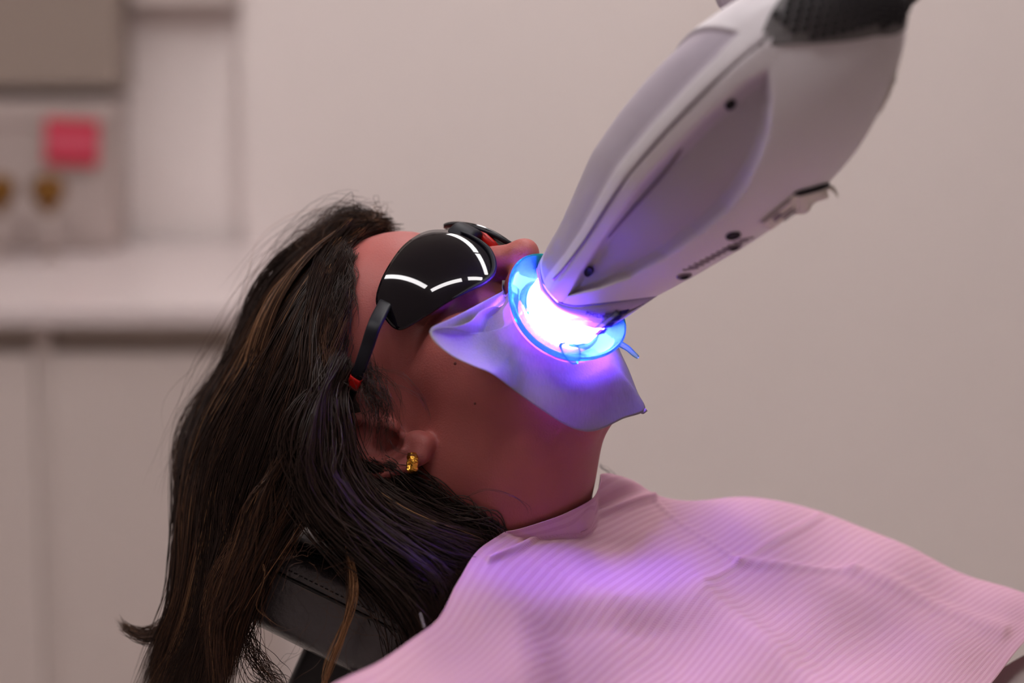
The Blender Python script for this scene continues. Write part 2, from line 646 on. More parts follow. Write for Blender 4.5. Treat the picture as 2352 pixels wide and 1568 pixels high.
# linear LED profile lights on the ceiling (their reflections show in the goggles)
M_LED = emis('led_diffuser', (1.0, 0.955, 0.960), LED_STRENGTH)
M_ALU = mat('white_aluminium', lin(225, 222, 220), rough=0.4, var=0.02)
for k, (a, b, lb) in enumerate([
        ((-0.11, 1.55), (0.45, 0.46), 'linear ceiling light mirrored as the upper arc along the goggles brow'),
        ((0.475, 0.42), (0.86, -0.20), 'linear ceiling light mirrored beside the nose edge of the lens'),
        ((0.80, -0.40), (0.42, -0.54), 'linear ceiling light mirrored as the shortest dash low on the lens'),
        ((0.28, -0.61), (-0.48, -0.90), 'linear ceiling light mirrored as the rising half of the chevron'),
        ((-0.60, -0.74), (-1.64, 0.65), 'linear ceiling light mirrored as the streak nearest the hinge')]):
    a = np.array(a); b = np.array(b); c = (a + b) / 2; ln = np.linalg.norm(b - a); th = math.atan2(b[1] - a[1], b[0] - a[0])
    Rz = np.array([[math.cos(th), -math.sin(th), 0], [math.sin(th), math.cos(th), 0], [0, 0, 1]])
    t = thing('ceiling_light', (c[0], c[1], 2.60), lb, 'light', 'ceiling LED profiles')
    box('housing', (c[0], c[1], 2.593), (ln, 0.125, 0.014), M_ALU, t, 0.0, Rz)
    box('diffuser', (c[0], c[1], 2.583), (ln - 0.008, 0.108, 0.006), M_LED, t, 0.0, Rz)

# worktop and base cabinets
XE = at(548, 706, 2.62)[0]
wt = slab('worktop', (at(112, 1200, 2.65)[0] - 0.51, YC, ZT - 0.022), (XE, YR - 0.002, ZT), M_TOP, bevel=0.003)
tag(wt, 'pale laminate worktop running along the back wall', 'worktop')
zc = ZT - 0.022
x_gap = at(112, 1200, 2.65)[0]
for k, (x0, x1, lb) in enumerate([(x_gap + 0.010, XE - 0.012, 'white base cabinet under the worktop beside the plain wall'),
                                  (x_gap - 0.50, x_gap - 0.010, 'white base cabinet at the picture edge, under the pink card')]):
    cb = thing('base_cabinet', ((x0 + x1) / 2, YC + 0.25, 0.0), lb, 'cabinet', 'base cabinets under the worktop')
    slab('carcass', (x0 + 0.002, YC + 0.045, 0.1), (x1 - 0.002, YR - 0.004, zc - 0.001), M_CAB, cb)
    slab('plinth', (x0 + 0.004, YC + 0.08, 0.0), (x1 - 0.004, YC + 0.10, 0.1), M_SHADE, cb)
    slab('door', (x0, YC + 0.024, 0.105), (x1, YC + 0.044, zc - 0.034), M_CAB, cb, bevel=0.002)
    slab('shade_strip', (x0, YC + 0.040, zc - 0.033), (x1, YC + 0.0445, zc - 0.001), M_SHADE, cb)  # darker strip painted in for the shade under the worktop edge

fil = slab('filler_panel', (x_gap - 0.0095, YC + 0.030, 0.1), (x_gap + 0.0095, YC + 0.044, zc - 0.001), M_CAB)
tag(fil, 'narrow white filler strip between the two base cabinets', 'panel')
# taupe wall unit hanging at the upper left of the alcove, pale unit beside it
ub = thing('wall_cabinet', at(120, 215, 3.05), 'brown-grey wall cabinet hanging above the counter objects', 'cabinet')
xr = at(262, 100, 3.05)[0]
zb = at(120, 212, 3.05)[2]
slab('cabinet_body', (xr - 0.75, CAMP[1] + 3.115, zb), (xr, YB - 0.003, zb + 0.6), M_TAUPE, ub)
xm = xr - 0.37
slab('cabinet_door', (xr - 0.745, CAMP[1] + 3.095, zb + 0.003), (xm - 0.002, CAMP[1] + 3.114, zb + 0.597), M_TAUPE, ub, bevel=0.002)
slab('cabinet_door', (xm + 0.002, CAMP[1] + 3.095, zb + 0.003), (xr - 0.003, CAMP[1] + 3.114, zb + 0.597), M_TAUPE, ub, bevel=0.002)
u2 = thing('wall_cabinet', at(430, 0, 3.2), 'pale wall cabinet in the alcove corner, only its underside showing', 'cabinet')
zb2 = at(430, 8, 3.2)[2]
slab('cabinet_body', (xr + 0.006, CAMP[1] + 3.15, zb2), (XC - 0.003, YB - 0.003, zb2 + 0.5), M_CAB, u2)
slab('cabinet_door', (xr + 0.008, CAMP[1] + 3.135, zb2 + 0.002), (XC - 0.006, CAMP[1] + 3.149, zb2 + 0.5), M_CAB, u2, bevel=0.002)

# things standing on the worktop (far out of focus)
M_BOX = mat('white_card', lin(176, 160, 154), rough=0.55, var=0.05, nscale=12)
M_CARD = mat('pink_card', lin(200, 46, 72), rough=0.5, var=0.05, nscale=12)
M_CARD2 = mat('pale_pink_print', lin(212, 88, 108), rough=0.5, var=0.05, nscale=20)
M_BRASS = mat('antique_brass', lin(120, 82, 34), rough=0.35, metal=0.75, var=0.2, nscale=20)


def on_top(px, py_base):
    """where the view ray of a pixel meets the worktop"""
    r = ray(px, py_base)
    return CAMP + r * ((ZT - CAMP[2]) / r[2])


bx0, bx1 = at(-70, 500, 3.06)[0], at(262, 500, 3.06)[0]
zt2 = at(130, 238, 3.06)[2]
db = thing('dispenser_box', ((bx0 + bx1) / 2, CAMP[1] + 3.12, ZT), 'tall white dispenser box behind the pink card and brass ornaments', 'box')
slab('box_body', (bx0, CAMP[1] + 3.065, ZT), (bx1, CAMP[1] + 3.18, zt2), M_BOX, db, bevel=0.006)
slab('box_lid', (bx0 - 0.003, CAMP[1] + 3.062, zt2 - 0.03), (bx1 + 0.003, CAMP[1] + 3.178, zt2 + 0.002), M_BOX, db, bevel=0.004)
# the pink card leaning against the dispenser
cc = at(165, 326, 3.055)
wd = 122 / FPX * 3.07; ht = 104 / FPX * 3.07
an = math.radians(-3)
Rc = np.array([[math.cos(an), 0, -math.sin(an)], [0, 1, 0], [math.sin(an), 0, math.cos(an)]])
pc = thing('pink_card', cc, 'pink card with a paler band fixed to the dispenser box', 'card')
cs = box('card_sheet', cc, (wd, 0.003, ht), M_CARD, pc, 0.0, Rc)
under(box('printed_band', cc + np.array([0, -0.002, 0.0]), (wd * 0.94, 0.0012, ht * 0.36), M_CARD2, pc, 0.0, Rc), cs)
for k, px in enumerate([112, -2]):
    base = at(px, 505, 2.98)
    base = np.array([base[0], base[1], ZT])
    zc0 = at(px, 438, 2.98)[2]
    t = thing('brass_ornament', base, ['brass pear-shaped ornament under the pink card', 'brass pear-shaped ornament cut by the picture edge'][k], 'ornament', 'brass ornaments on the counter')
    sc = 2.98 / FPX
    prof = [(10, 54), (12, 52), (16, 44), (30, 26), (40, 8), (42, -8), (36, -24), (20, -34), (2, -38)]
    n = 28
    pr = crom(np.array([(a * sc, -b * sc) for a, b in prof]), n)
    an_ = np.linspace(0, 2 * np.pi, 20, endpoint=False)
    v = np.stack([pr[:, None, 0] * np.cos(an_), pr[:, None, 0] * np.sin(an_), np.broadcast_to(pr[:, 1:2], (n, 20))], -1)
    v = v.reshape(-1, 3) + np.array([base[0], base[1], zc0])
    new_obj('bulb_body', v, quads(n, 20, True), M_BRASS, t)
    zl = zc0 - 53 * sc
    tube('stem', [(base[0], base[1], ZT + 0.004), (base[0], base[1], (ZT + zl) / 2), (base[0], base[1], zl)], 0.006, M_BOX, t, 12)
    bm = bmesh.new()
    bmesh.ops.create_cone(bm, cap_ends=True, segments=20, radius1=0.018, radius2=0.014, depth=0.006,
                          matrix=Matrix.Translation((base[0], base[1], ZT + 0.003)))
    bm_obj('foot', bm, M_BOX, t)
# ------------------------------------------------------------------ the whitening lamp
M_SHELL = mat('lamp_shell', lin(214, 208, 212), rough=0.34, var=0.012, nscale=6, spec=0.45)
M_SCOOP = mat('lamp_inset_panel', lin(176, 166, 176), rough=0.42, var=0.012, nscale=6)
M_DARK = mat('dark_grey_plastic', lin(104, 101, 102), rough=0.5, var=0.08, nscale=40)
# the inset grip panels are a darker, mauve-grey plastic moulded into the white shell
_nt = M_SHELL.node_tree
_b = _nt.nodes['Principled BSDF']
_src = _b.inputs['Base Color'].links[0].from_socket
_at = _nt.nodes.new('ShaderNodeAttribute'); _at.attribute_name = 'panel'
_mx = _nt.nodes.new('ShaderNodeMix'); _mx.data_type = 'RGBA'
_mx.inputs[7].default_value = lin(172, 162, 174)
_nt.links.new(_at.outputs['Fac'], _mx.inputs[0]); _nt.links.new(_src, _mx.inputs[6]); _nt.links.new(_mx.outputs[2], _b.inputs['Base Color'])
M_HOLE = mat('hole_black', lin(22, 18, 22), rough=0.7, var=0.05)
M_SEAM = mat('seam_grey', lin(120, 108, 116), rough=0.6, var=0.05)
M_LABEL = mat('label_paper', lin(214, 208, 196), rough=0.5, var=0.05)
M_INK = mat('label_ink', lin(60, 52, 62), rough=0.6, var=0.05)

LT = np.array([1345.0, 665.0]); LU = np.array([0.697, -0.717]); LW = np.array([0.717, 0.697])
LD0, LD1, LS1 = -0.085, -0.255, 955.0
A0 = P(LT[0], LT[1], LD0)
A1 = P(*(LT + LU * LS1), LD1)
LAX = (A1 - A0) / np.linalg.norm(A1 - A0)
LEN = np.linalg.norm(A1 - A0)
side = cw((0.717, -0.697, 0.0))
LSD = side - LAX * (side @ LAX); LSD /= np.linalg.norm(LSD)      # towards the picture's lower right
LNR = np.cross(LSD, LAX)
if LNR @ FV > 0:
    LNR = -LNR                                                    # towards the camera


def s_of(spx):
    """axis parameter (metres from A0) whose projection lies spx pixels along the axis"""
    t = spx / LS1
    # perspective: solve for the depth on the straight axis
    z0, z1 = DIST + LD0, DIST + LD1
    return LEN * t * z0 / (z1 + t * (z0 - z1))


S_PX = np.array([-75, -20, 80, 170, 250, 380, 527, 654, 770, 850, 923, 975, 1005])
W_PX = np.array([104, 116, 138, 170, 196, 223, 236, 226, 198, 166, 124, 76, 12.])
OFFC = lambda s: np.interp(s, [-60, 100, 240, 365, 527, 650], [-4, -17, -24, -18, -9, -2])


def halfw(spx):
    z = DIST + LD0 + (LD1 - LD0) * s_of(spx) / LEN
    wpx = np.interp(spx, S_PX, W_PX)
    return wpx, wpx * z / FPX


from numpy import interp
_sd = np.linspace(-75, 1005, 400)
_wd = crom(np.stack([S_PX, W_PX], 1), 400)
def wpix(s):
    return np.interp(s, _wd[:, 0], _wd[:, 1])


RIDGE = math.radians(-25)
LUW = cw((0.697, 0.717, 0.0))
SHEAR = -(LNR @ LUW) / (LAX @ LUW)      # rings lie square to the view's axis line, the shell's own raked section


def lamp_point(spx, phi, inset=0.0):
    """phi: angle from the camera-facing direction, positive to the lower right"""
    s = s_of(spx)
    z = DIST + LD0 + (LD1 - LD0) * s / LEN
    r = wpix(spx) * z / FPX
    c, sn = np.cos(phi), np.sin(phi)
    k = (np.abs(c) ** 2.3 + np.abs(sn) ** 2.3) ** (-1 / 2.3)
    rr = r - inset
    nrm_ = rr * 0.86 * c * k
    s = s + nrm_ * SHEAR
    return A0 + s[..., None] * LAX + (rr * sn * k + OFFC(spx) * z / FPX)[..., None] * LSD + nrm_[..., None] * LNR


def scoop_mask(spx, phi):
    """signed: >0 inside an inset panel (degrees-ish measure), for the panel right of the ridge; mirrored for the other"""
    dphi = np.abs(np.degrees(phi - RIDGE))
    lo = np.interp(spx, [-42, 20, 92, 284, 450, 560, 620], [17, 12, 10, 9, 9, 10, 13])
    hi = np.interp(spx, [-42, 20, 84, 170, 253, 340, 402, 470, 519, 570, 620], [18, 40, 54, 60, 61, 59, 54, 46, 39, 28, 13])
    hl = np.interp(spx, [-60, -30, 40, 120, 520, 590, 640], [10, 40, 75, 95, 95, 55, 13])
    hi = np.where(phi < RIDGE, hl, hi)
    return np.minimum(dphi - lo, hi - dphi)


def tip_cut(phi):
    """how far the shell runs down towards the mouth (px along the axis) by angle"""
    w = np.sin(phi)
    tab = crom([(-1, -30), (-0.8, -52), (-0.6, -64), (-0.3, -69), (-0.1, -65), (0.2, -42), (0.6, 20), (1.0, 99)], 120)
    return np.interp(w, tab[:, 0], tab[:, 1])


lamp = thing('whitening_lamp', A0, 'white teeth-whitening lamp head glowing violet over the mouth', 'lamp')
nr, nc = 340, 420
ph = np.linspace(0, 2 * np.pi, nc, endpoint=False) + np.pi
ph = np.where(ph > np.pi, ph - 2 * np.pi, ph)
tt = np.linspace(0, 1, nr)[:, None]
PHI = np.broadcast_to(ph[None], (nr, nc))
s0 = np.minimum(tip_cut(PHI), 99)
SPX = s0 + (1004 - s0) * tt ** 1.0
mk = scoop_mask(SPX, PHI)
inset = 0.0048 * sm(-1.0, 7.0, mk) + 0.0016 * sm(0.0, 2.0, mk)
rid = np.degrees(PHI - RIDGE)
ridge_up = -0.0016 * np.exp(-(rid / 9.0) ** 2) * sm(760, 640, SPX)
groove = 0.0010 * np.exp(-(rid / 0.9) ** 2) * sm(-40, 0, SPX) * sm(735, 690, SPX)
inset = inset * np.where(PHI < RIDGE, sm(-50, 320, SPX) * 0.36, 1.0)
V = lamp_point(SPX, PHI, inset + ridge_up + groove)
body = new_obj('lamp_body', V.reshape(-1, 3), quads(nr, nc, True, True), M_SHELL, lamp)
pa = body.data.color_attributes.new('panel', 'FLOAT_COLOR', 'POINT')
pc_ = np.ones((nr * nc, 4), np.float32)
pc_[:, :3] = sm(-0.5, 2.5, mk).reshape(-1, 1)
pa.data.foreach_set('color', pc_.ravel())
solidify(body, 0.0022, 1.0)


def lamp_frame(spx, phi_deg, lift=0.0, inset=0.0):
    """point and (along axis, around, normal) axes on the shell"""
    p = math.radians(phi_deg)
    f = lambda s, q: lamp_point(np.array(float(s)), np.array(q), np.array(inset))
    c = f(spx, p)
    ta = f(spx + 2, p) - f(spx - 2, p); ta /= np.linalg.norm(ta)
    tb = f(spx, p + 0.01) - f(spx, p - 0.01); tb /= np.linalg.norm(tb)
    n = np.cross(ta, tb); n /= np.linalg.norm(n)
    cen = A0 + s_of(spx) * LAX
    if n @ (c - cen) < 0: n = -n
    tb = np.cross(n, ta)
    return c + n * lift, ta, tb, n


def disc(name, c, ta, tb, n, ra, rb, m, parent, depth=0.0012, seg=24):
    a = np.linspace(0, 2 * np.pi, seg, endpoint=False)
    ring = lambda k, h: c + k * (np.cos(a)[:, None] * ra * ta + np.sin(a)[:, None] * rb * tb) + n * h
    v = np.vstack([ring(1.0, -depth), ring(1.0, 0.0), ring(0.82, depth * 0.4), ring(0.75, -depth * 0.3)])
    f = [tuple(x) for x in quads(4, seg, True)] + [tuple(range(3 * seg, 4 * seg)), tuple(range(seg))[::-1]]
    return new_obj(name, v, f, m, parent)


def phi_at(spx, wpx):
    return math.degrees(math.asin(max(-1, min(1, (wpx - float(OFFC(spx))) / float(wpix(spx))))))


def pix_to_sphi(px, py):
    v = np.array([px, py]) - LT
    s = float(v @ LU); wv = float(v @ LW)
    return s, phi_at(s, wv)


# screw recesses seen in the photograph (two on the inset panel edge, one on the flank)
for (px, py, ra, rb, ins) in [(1655, 263, 0.0033, 0.0026, 0.003), (1348, 627, 0.0040, 0.0024, 0.003), (1665, 543, 0.0045, 0.0040, 0.0)]:
    s, p = pix_to_sphi(px, py)
    c, ta, tb, n = lamp_frame(s, p, 0.0006, ins)
    disc('screw_hole', c, ta, tb, n, ra, rb, M_HOLE, lamp)
for (px, py) in [(1562, 633), (1672, 568)]:
    s, p = pix_to_sphi(px, py)
    c, ta, tb, n = lamp_frame(s, p, 0.0006)
    lr = disc('locating_ring', c, ta, tb, n, 0.0040, 0.0048, M_SEAM, lamp)
    under(disc('screw_hole', c + n * 0.0004, ta, tb, n, 0.0022, 0.0026, M_HOLE, lamp), lr)
# gap line along the inset panel (thin slot)
slot = [lamp_frame(*pix_to_sphi(px, py), 0.0002, ins)[0] for px, py, ins in
        [(1556, 345, .0042), (1530, 385, .0046), (1490, 435, .005), (1440, 490, .005), (1400, 535, .0048), (1385, 553, .0045)]]
tube('panel_slot', crom(slot, 30), np.interp(np.linspace(0, 1, 30), [0, .1, .9, 1], [.0003, .0009, .0009, .0003]), M_SEAM, lamp, 8)
# seam along the ridge
seam = [lamp_point(np.array(float(s)), np.array(RIDGE + math.radians(o)), np.array(-0.0014)) for s, o in
        [(-38, -6), (0, -3), (80, -1), (200, 0), (350, 0), (500, 0), (655, 0)]]
tube('shell_seam', crom(seam, 60), 0.0007, M_SEAM, lamp, 8)

# vent grille wrapped over the rear
nr2, nc2 = 60, 80
dp = np.radians(np.linspace(-78, 82, nc2))[None]
PH2 = np.broadcast_to(RIDGE + dp, (nr2, nc2))
ad = np.abs(np.degrees(dp))
def vent_edge(deg):
    return np.where(deg < 0, np.interp(-deg, [0, 4, 10, 18, 40, 90], [652, 668, 712, 780, 890, 980]), np.interp(deg, [0, 6, 14, 30, 48, 75, 90], [652, 662, 700, 768, 845, 915, 950]))


sb0 = vent_edge(np.degrees(dp))
S2 = sb0 + (1002 - sb0) * np.linspace(0, 1, nr2)[:, None]
V2 = lamp_point(S2, PH2, np.full(S2.shape, -0.0012))
vg = new_obj('vent_grille', V2.reshape(-1, 3), quads(nr2, nc2, False, True), M_DARK, lamp)
solidify(vg, 0.0025, 1.0)
# perforations of the grille: sunk dark rings, too many and too small to count
hv, hf = [], []
for s in np.arange(725, 960, 19):
    for k, dg in enumerate(np.arange(-70, 74, 7.0)):
        dgo = dg + (3.5 if int(s / 19) % 2 else 0)
        if s < float(vent_edge(np.array(dgo))) + 28:
            continue
        c, ta, tb, n = lamp_frame(s, math.degrees(RIDGE) + dgo, 0.0031)
        a = np.linspace(0, 2 * np.pi, 10, endpoint=False)
        b0 = len(hv) and sum(len(x) for x in hv)
        r1 = c + 0.0020 * (np.cos(a)[:, None] * ta + np.sin(a)[:, None] * tb) - n * 0.0012
        r2 = c + 0.0020 * (np.cos(a)[:, None] * ta + np.sin(a)[:, None] * tb) + n * 0.0003
        hv.append(np.vstack([r1, r2]))
        hf += [(b0 + j, b0 + (j + 1) % 10, b0 + 10 + (j + 1) % 10, b0 + 10 + j) for j in range(10)]
        hf.append(tuple(b0 + 10 + j for j in range(10)))
tag(under(new_obj('perforation', np.vstack(hv), hf, M_HOLE, lamp, False), vg), kind='stuff')
# fine vent slots on the lower flank
hv, hf = [], []
for i, (px, py) in enumerate([(1560 + 12.6 * k, 619 - 6.8 * k) for k in range(11)]):
    for j in range(4):
        q = np.array([px, py]) + j * np.array([9.5, -1.5])
        v = q - LT
        s = float(v @ LU); wv = float(v @ LW)
        if wv > wpix(s) * 0.975:
            continue
        c, ta, tb, n = lamp_frame(s, phi_at(s, wv), 0.0004)
        b0 = sum(len(x) for x in hv)
        a = np.linspace(0, 2 * np.pi, 8, endpoint=False)
        d1 = c + np.cos(a)[:, None] * ta * 0.0007 + np.sin(a)[:, None] * tb * 0.0016
        hv.append(np.vstack([d1 - n * 0.001, d1]))
        hf += [(b0 + m_, b0 + (m_ + 1) % 8, b0 + 8 + (m_ + 1) % 8, b0 + 8 + m_) for m_ in range(8)]
        hf.append(tuple(b0 + 8 + m_ for m_ in range(8)))
tag(new_obj('flank_vent', np.vstack(hv), hf, M_SEAM, lamp, False), kind='stuff')


def shell_patch(name, corners, m, lift, n=10, t=0.0005, curl=None):
    """a sticker: pixel corners (4) bent onto the shell"""
    c = np.array(corners, float)
    u = np.linspace(0, 1, n)[:, None, None]; v = np.linspace(0, 1, n)[None, :, None]
    g = (1 - u) * ((1 - v) * c[0] + v * c[1]) + u * ((1 - v) * c[3] + v * c[2])
    pts = np.zeros((n, n, 3))
    for i in range(n):
        for j in range(n):
            q = g[i, j] - LT
            s = float(q @ LU); wv = float(q @ LW)
            lim = 0.985 * float(wpix(s))
            ph_ = phi_at(s, min(wv, lim)) + max(0, wv - lim) * 0.45
            pts[i, j], _, _, nn = lamp_frame(s, ph_, lift)
            if curl is not None:
                pts[i, j] += nn * curl(i / (n - 1), j / (n - 1))
    o = new_obj(name, pts.reshape(-1, 3), quads(n, n), m, lamp)
    solidify(o, t, 0)
    return o


def ink_rows(rows, m, lift):
    hv, hf = [], []
    for c in rows:
        c = np.array(c, float)
        b0 = sum(len(x) for x in hv)
        pts = []
        for q in c:
            v = q - LT
            s = float(v @ LU); wv = min(float(v @ LW), 0.98 * float(wpix(s)))
            pts.append(lamp_frame(s, phi_at(s, wv), lift)[0])
        hv.append(np.array(pts)); hf.append((b0, b0 + 1, b0 + 2, b0 + 3))
    return np.vstack(hv), hf


# rating label near the rear edge
rl = shell_patch('rating_label', [(2038, 172), (2062, 178), (2040, 262), (2008, 262)], M_LABEL, 0.0005)
rows = []
for k, (a, b) in enumerate([(0.08, 0.9), (0.3, 0.55), (0.3, 0.8), (0.62, 0.9)]):
    y0 = 188 + 18 * k
    xa = 2034 - 7.6 * k
    rows.append([(xa + 24 * a, y0), (xa + 24 * b, y0 + 2), (xa + 24 * b - 3, y0 + 10), (xa + 24 * a - 3, y0 + 8)])
hv, hf = ink_rows(rows, M_INK, 0.0011)
under(new_obj('label_print', hv, hf, M_INK, lamp, False), rl)
# peeling paper sticker and the slot it hangs from
ws = shell_patch('warning_sticker', [(1722, 512), (1800, 448), (1842, 466), (1762, 528)], M_LABEL, 0.0005)
rows = [[(1728, 508), (1788, 458), (1792, 462), (1732, 511)], [(1752, 500), (1768, 487), (1778, 494), (1762, 507)],
        [(1776, 492), (1800, 474), (1803, 478), (1779, 496)], [(1782, 500), (1812, 478), (1815, 482), (1785, 504)], [(1790, 505), (1818, 485), (1820, 489), (1793, 508)]]
hv, hf = ink_rows(rows, M_INK, 0.0012)
under(new_obj('sticker_print', hv, hf, M_SEAM, lamp, False), ws)
shell_patch('peeling_tape', [(1808, 452), (1896, 432), (1905, 452), (1822, 490)], M_LABEL, 0.0006, 14, 0.0004,
            lambda a, b: 0.010 * sm(0.45, 1.0, b) * a + 0.004 * math.sin(5 * b) * a * a)
sl = [lamp_frame(*pix_to_sphi(px, py), 0.0003)[0] for px, py in [(1798, 449), (1830, 441), (1870, 430), (1903, 421)]]
tube('shell_slot', crom(sl, 24), np.interp(np.linspace(0, 1, 24), [0, .15, .85, 1], [.0006, .0022, .0022, .0006]), M_HOLE, lamp, 10)
tp = [P(1893, 432, -0.2), P(1908, 430, -0.2), P(1918, 440, -0.2), P(1923, 450, -0.2)]
tg = [P(*(1893 + 3 * k, 436 + 0.4 * k), -0.195) for k in range(2)]
c9 = lamp_frame(*pix_to_sphi(1890, 430), 0.001)[0]
dd9 = float((c9 - S0) @ FV)
tube('tape_end', crom([P(1885, 434, dd9), P(1905, 430, dd9), P(1917, 438, dd9), P(1924, 452, dd9)], 16), np.linspace(0.0022, 0.0004, 16), M_LABEL, lamp, 8)

# collar: clear violet-tinted skirt with maker's name, then the light guide
M_COLLAR = mat('collar_plastic', lin(176, 160, 206), rough=0.25, var=0.04, nscale=60)
nc3 = 160
ph3 = np.linspace(-np.pi, np.pi, nc3, endpoint=False)
top = lamp_point(tip_cut(ph3) + 4, ph3, np.full(nc3, 0.0006))
# retractor frame
RC = P(1281, 730, -0.076)
E1 = cw((0.80, -0.60, 0.0)); E2 = cw((-0.396, -0.528, -0.75)); E2 /= np.linalg.norm(E2); E1 = E1 - E2 * (E1 @ E2); E1 /= np.linalg.norm(E1)
RN = np.cross(E1, E2)
if RN @ UV < 0: RN = -RN


def ring_pt(a, r1, r2, h):
    return RC + np.cos(a)[:, None] * r1 * E1 + np.sin(a)[:, None] * r2 * E2 + RN * h


def ang_of(p):
    v = p - RC
    return np.arctan2(v @ E2 / 0.028, v @ E1 / 0.032)


a3 = ang_of(top)
s_low = np.interp(np.sin(ph3), [-1, -0.6, -0.1, 0.35, 0.7, 0.9, 1.0], [-44, -78, -84, -76, -52, -28, 20])
low = lamp_point(np.minimum(s_low, tip_cut(ph3) - 6), ph3, np.full(nc3, 0.0012))
rows = [top, 0.5 * (top + low), low]
Vc = np.stack(rows)
col = new_obj('collar', Vc.reshape(-1, 3), quads(3, nc3, True), M_COLLAR, lamp)
solidify(col, 0.0012, 0)
under(tube('collar_rim', top, 0.0007, mat('violet_rim', lin(60, 40, 120), rough=0.3, var=0.05), lamp, 8, closed=True), col)

# the glowing light guide (gives off the lamp's light) inside the mouth retractor
M_GLOW = emis('led_glow', (0.20, 0.052, 1.0), 210.0)
gtop = low - (low - (RC + LAX * 0.012)) * 0.10
gbot = ring_pt(a3, 0.0235, 0.0225, 0.0005)
gs = np.linspace(0, 1, 8)[:, None, None]
Vg = gtop[None] * (1 - gs) + gbot[None] * gs
bot_c = gbot.mean(0) - RN * 0.001
vv = np.vstack([Vg.reshape(-1, 3), bot_c[None]])
ff = [tuple(x) for x in quads(8, nc3, True)] + [(7 * nc3 + (j + 1) % nc3, 7 * nc3 + j, len(vv) - 1) for j in range(nc3)]
new_obj('light_guide', vv, ff, M_GLOW, lamp)
M_CLEAR = clear_plastic('clear_guide_frame', (0.75, 0.92, 1.0, 1), diffuse=0.25)
# moulded clips of the guide: the two prongs and the bar
for path in ([(1252, 683), (1243, 697), (1218, 704), (1200, 722)], [(1243, 697), (1232, 708), (1222, 726), (1212, 736)],
             [(1215, 742), (1250, 756), (1300, 764), (1345, 762), (1362, 750)], [(1290, 742), (1330, 733), (1372, 738), (1398, 742)]):
    dq = [float(RC @ FV - S0 @ FV) - 0.030] * len(path)
    tube('guide_clip', crom([P(px, py, d) for (px, py), d in zip(path, dq)], 24), 0.00075, M_CLEAR, lamp, 8)

# side bracket carrying the retractor, with printed orientation mark
bk = [(1385, 748), (1420, 720), (1455, 700), (1505, 683)]
dB = -0.088
M_BLUE = clear_plastic('blue_clip_plastic', (0.10, 0.08, 0.45, 1), diffuse=0.75, tint=(0.5, 0.5, 0.9))
M_GREYCLEAR = clear_plastic('smoky_clear_plastic', (0.50, 0.46, 0.52, 1), diffuse=0.6, tint=(0.85, 0.8, 0.85))


def plate(name, outline, d, t, m, parent, slope=(0, 0)):
    o = np.array(outline, float)
    c = o.mean(0)
    p3 = np.array([P(x, y, d + slope[0] * (x - c[0]) + slope[1] * (y - c[1])) for x, y in o])
    n = len(p3)
    v = np.vstack([p3, p3 + FV * t])
    f = [tuple(range(n))[::-1], tuple(range(n, 2 * n))] + [(i, (i + 1) % n, n + (i + 1) % n, n + i) for i in range(n)]
    return new_obj(name, v, f, m, parent, False)


bpl = plate('bracket_plate', [(1392, 716), (1440, 700), (1505, 683), (1478, 699), (1440, 722), (1412, 745), (1398, 750), (1380, 742)], dB - 0.022, 0.004, M_GREYCLEAR, lamp)
for k in range(4):
    x0, y0 = 1366 + 17 * k, 771 - 15.5 * k
    plate('bracket_clip', [(x0, y0), (x0 + 13, y0 - 14), (x0 + 30, y0 - 17), (x0 + 22, y0 - 5)], dB - 0.0235, 0.006, M_BLUE, lamp)
tube('bracket_rod', crom([P(1358, 768, dB - 0.022), P(1385, 745, dB - 0.0235), P(1420, 716, dB - 0.024)], 14), 0.0016, M_CLEAR, lamp, 10)


def text_obj(name, txt, size, pos, xdir, ydir, m, parent, ext=0.0002):
    cu = bpy.data.curves.new(name, 'FONT')
    cu.body = txt
    cu.size = size
    cu.extrude = ext
    cu.align_x = 'CENTER'; cu.align_y = 'CENTER'
    tmp = bpy.data.objects.new(name, cu)
    COL.objects.link(tmp)
    dg = bpy.context.evaluated_depsgraph_get()
    me = bpy.data.meshes.new_from_object(tmp.evaluated_get(dg))
    bpy.data.objects.remove(tmp, do_unlink=True)
    x = Vector(xdir).normalized(); z = x.cross(Vector(ydir)).normalized(); y = z.cross(x)
    M4 = Matrix((( x.x, y.x, z.x, pos[0]), (x.y, y.y, z.y, pos[1]), (x.z, y.z, z.z, pos[2]), (0, 0, 0, 1)))
    me.transform(M4)
    me.materials.clear(); me.materials.append(m)
    o = bpy.data.objects.new(name, me)
    COL.objects.link(o)
    o.parent = parent
    o.matrix_parent_inverse = Matrix.Translation(parent.location).inverted()
    return o


M_VINK = mat('violet_ink', lin(50, 20, 130), rough=0.5, var=0.03)
c_, ta_, tb_, n_ = lamp_frame(*pix_to_sphi(1366, 722), 0.0010)
xd = P(1388, 730, -0.1) - P(1350, 721, -0.1); xd -= n_ * (xd @ n_)
under(text_obj('maker_name', 'PHILIPS', 0.0042, c_, xd, np.cross(n_, xd), M_VINK, lamp), col)
xd = P(1470, 696, -0.1) - P(1420, 712, -0.1)
under(text_obj('orientation_mark', 'BOTTOM', 0.0042, P(1444, 705, dB - 0.0225), xd, cw((0.5, 0.85, 0.1)), M_VINK, lamp), bpl)

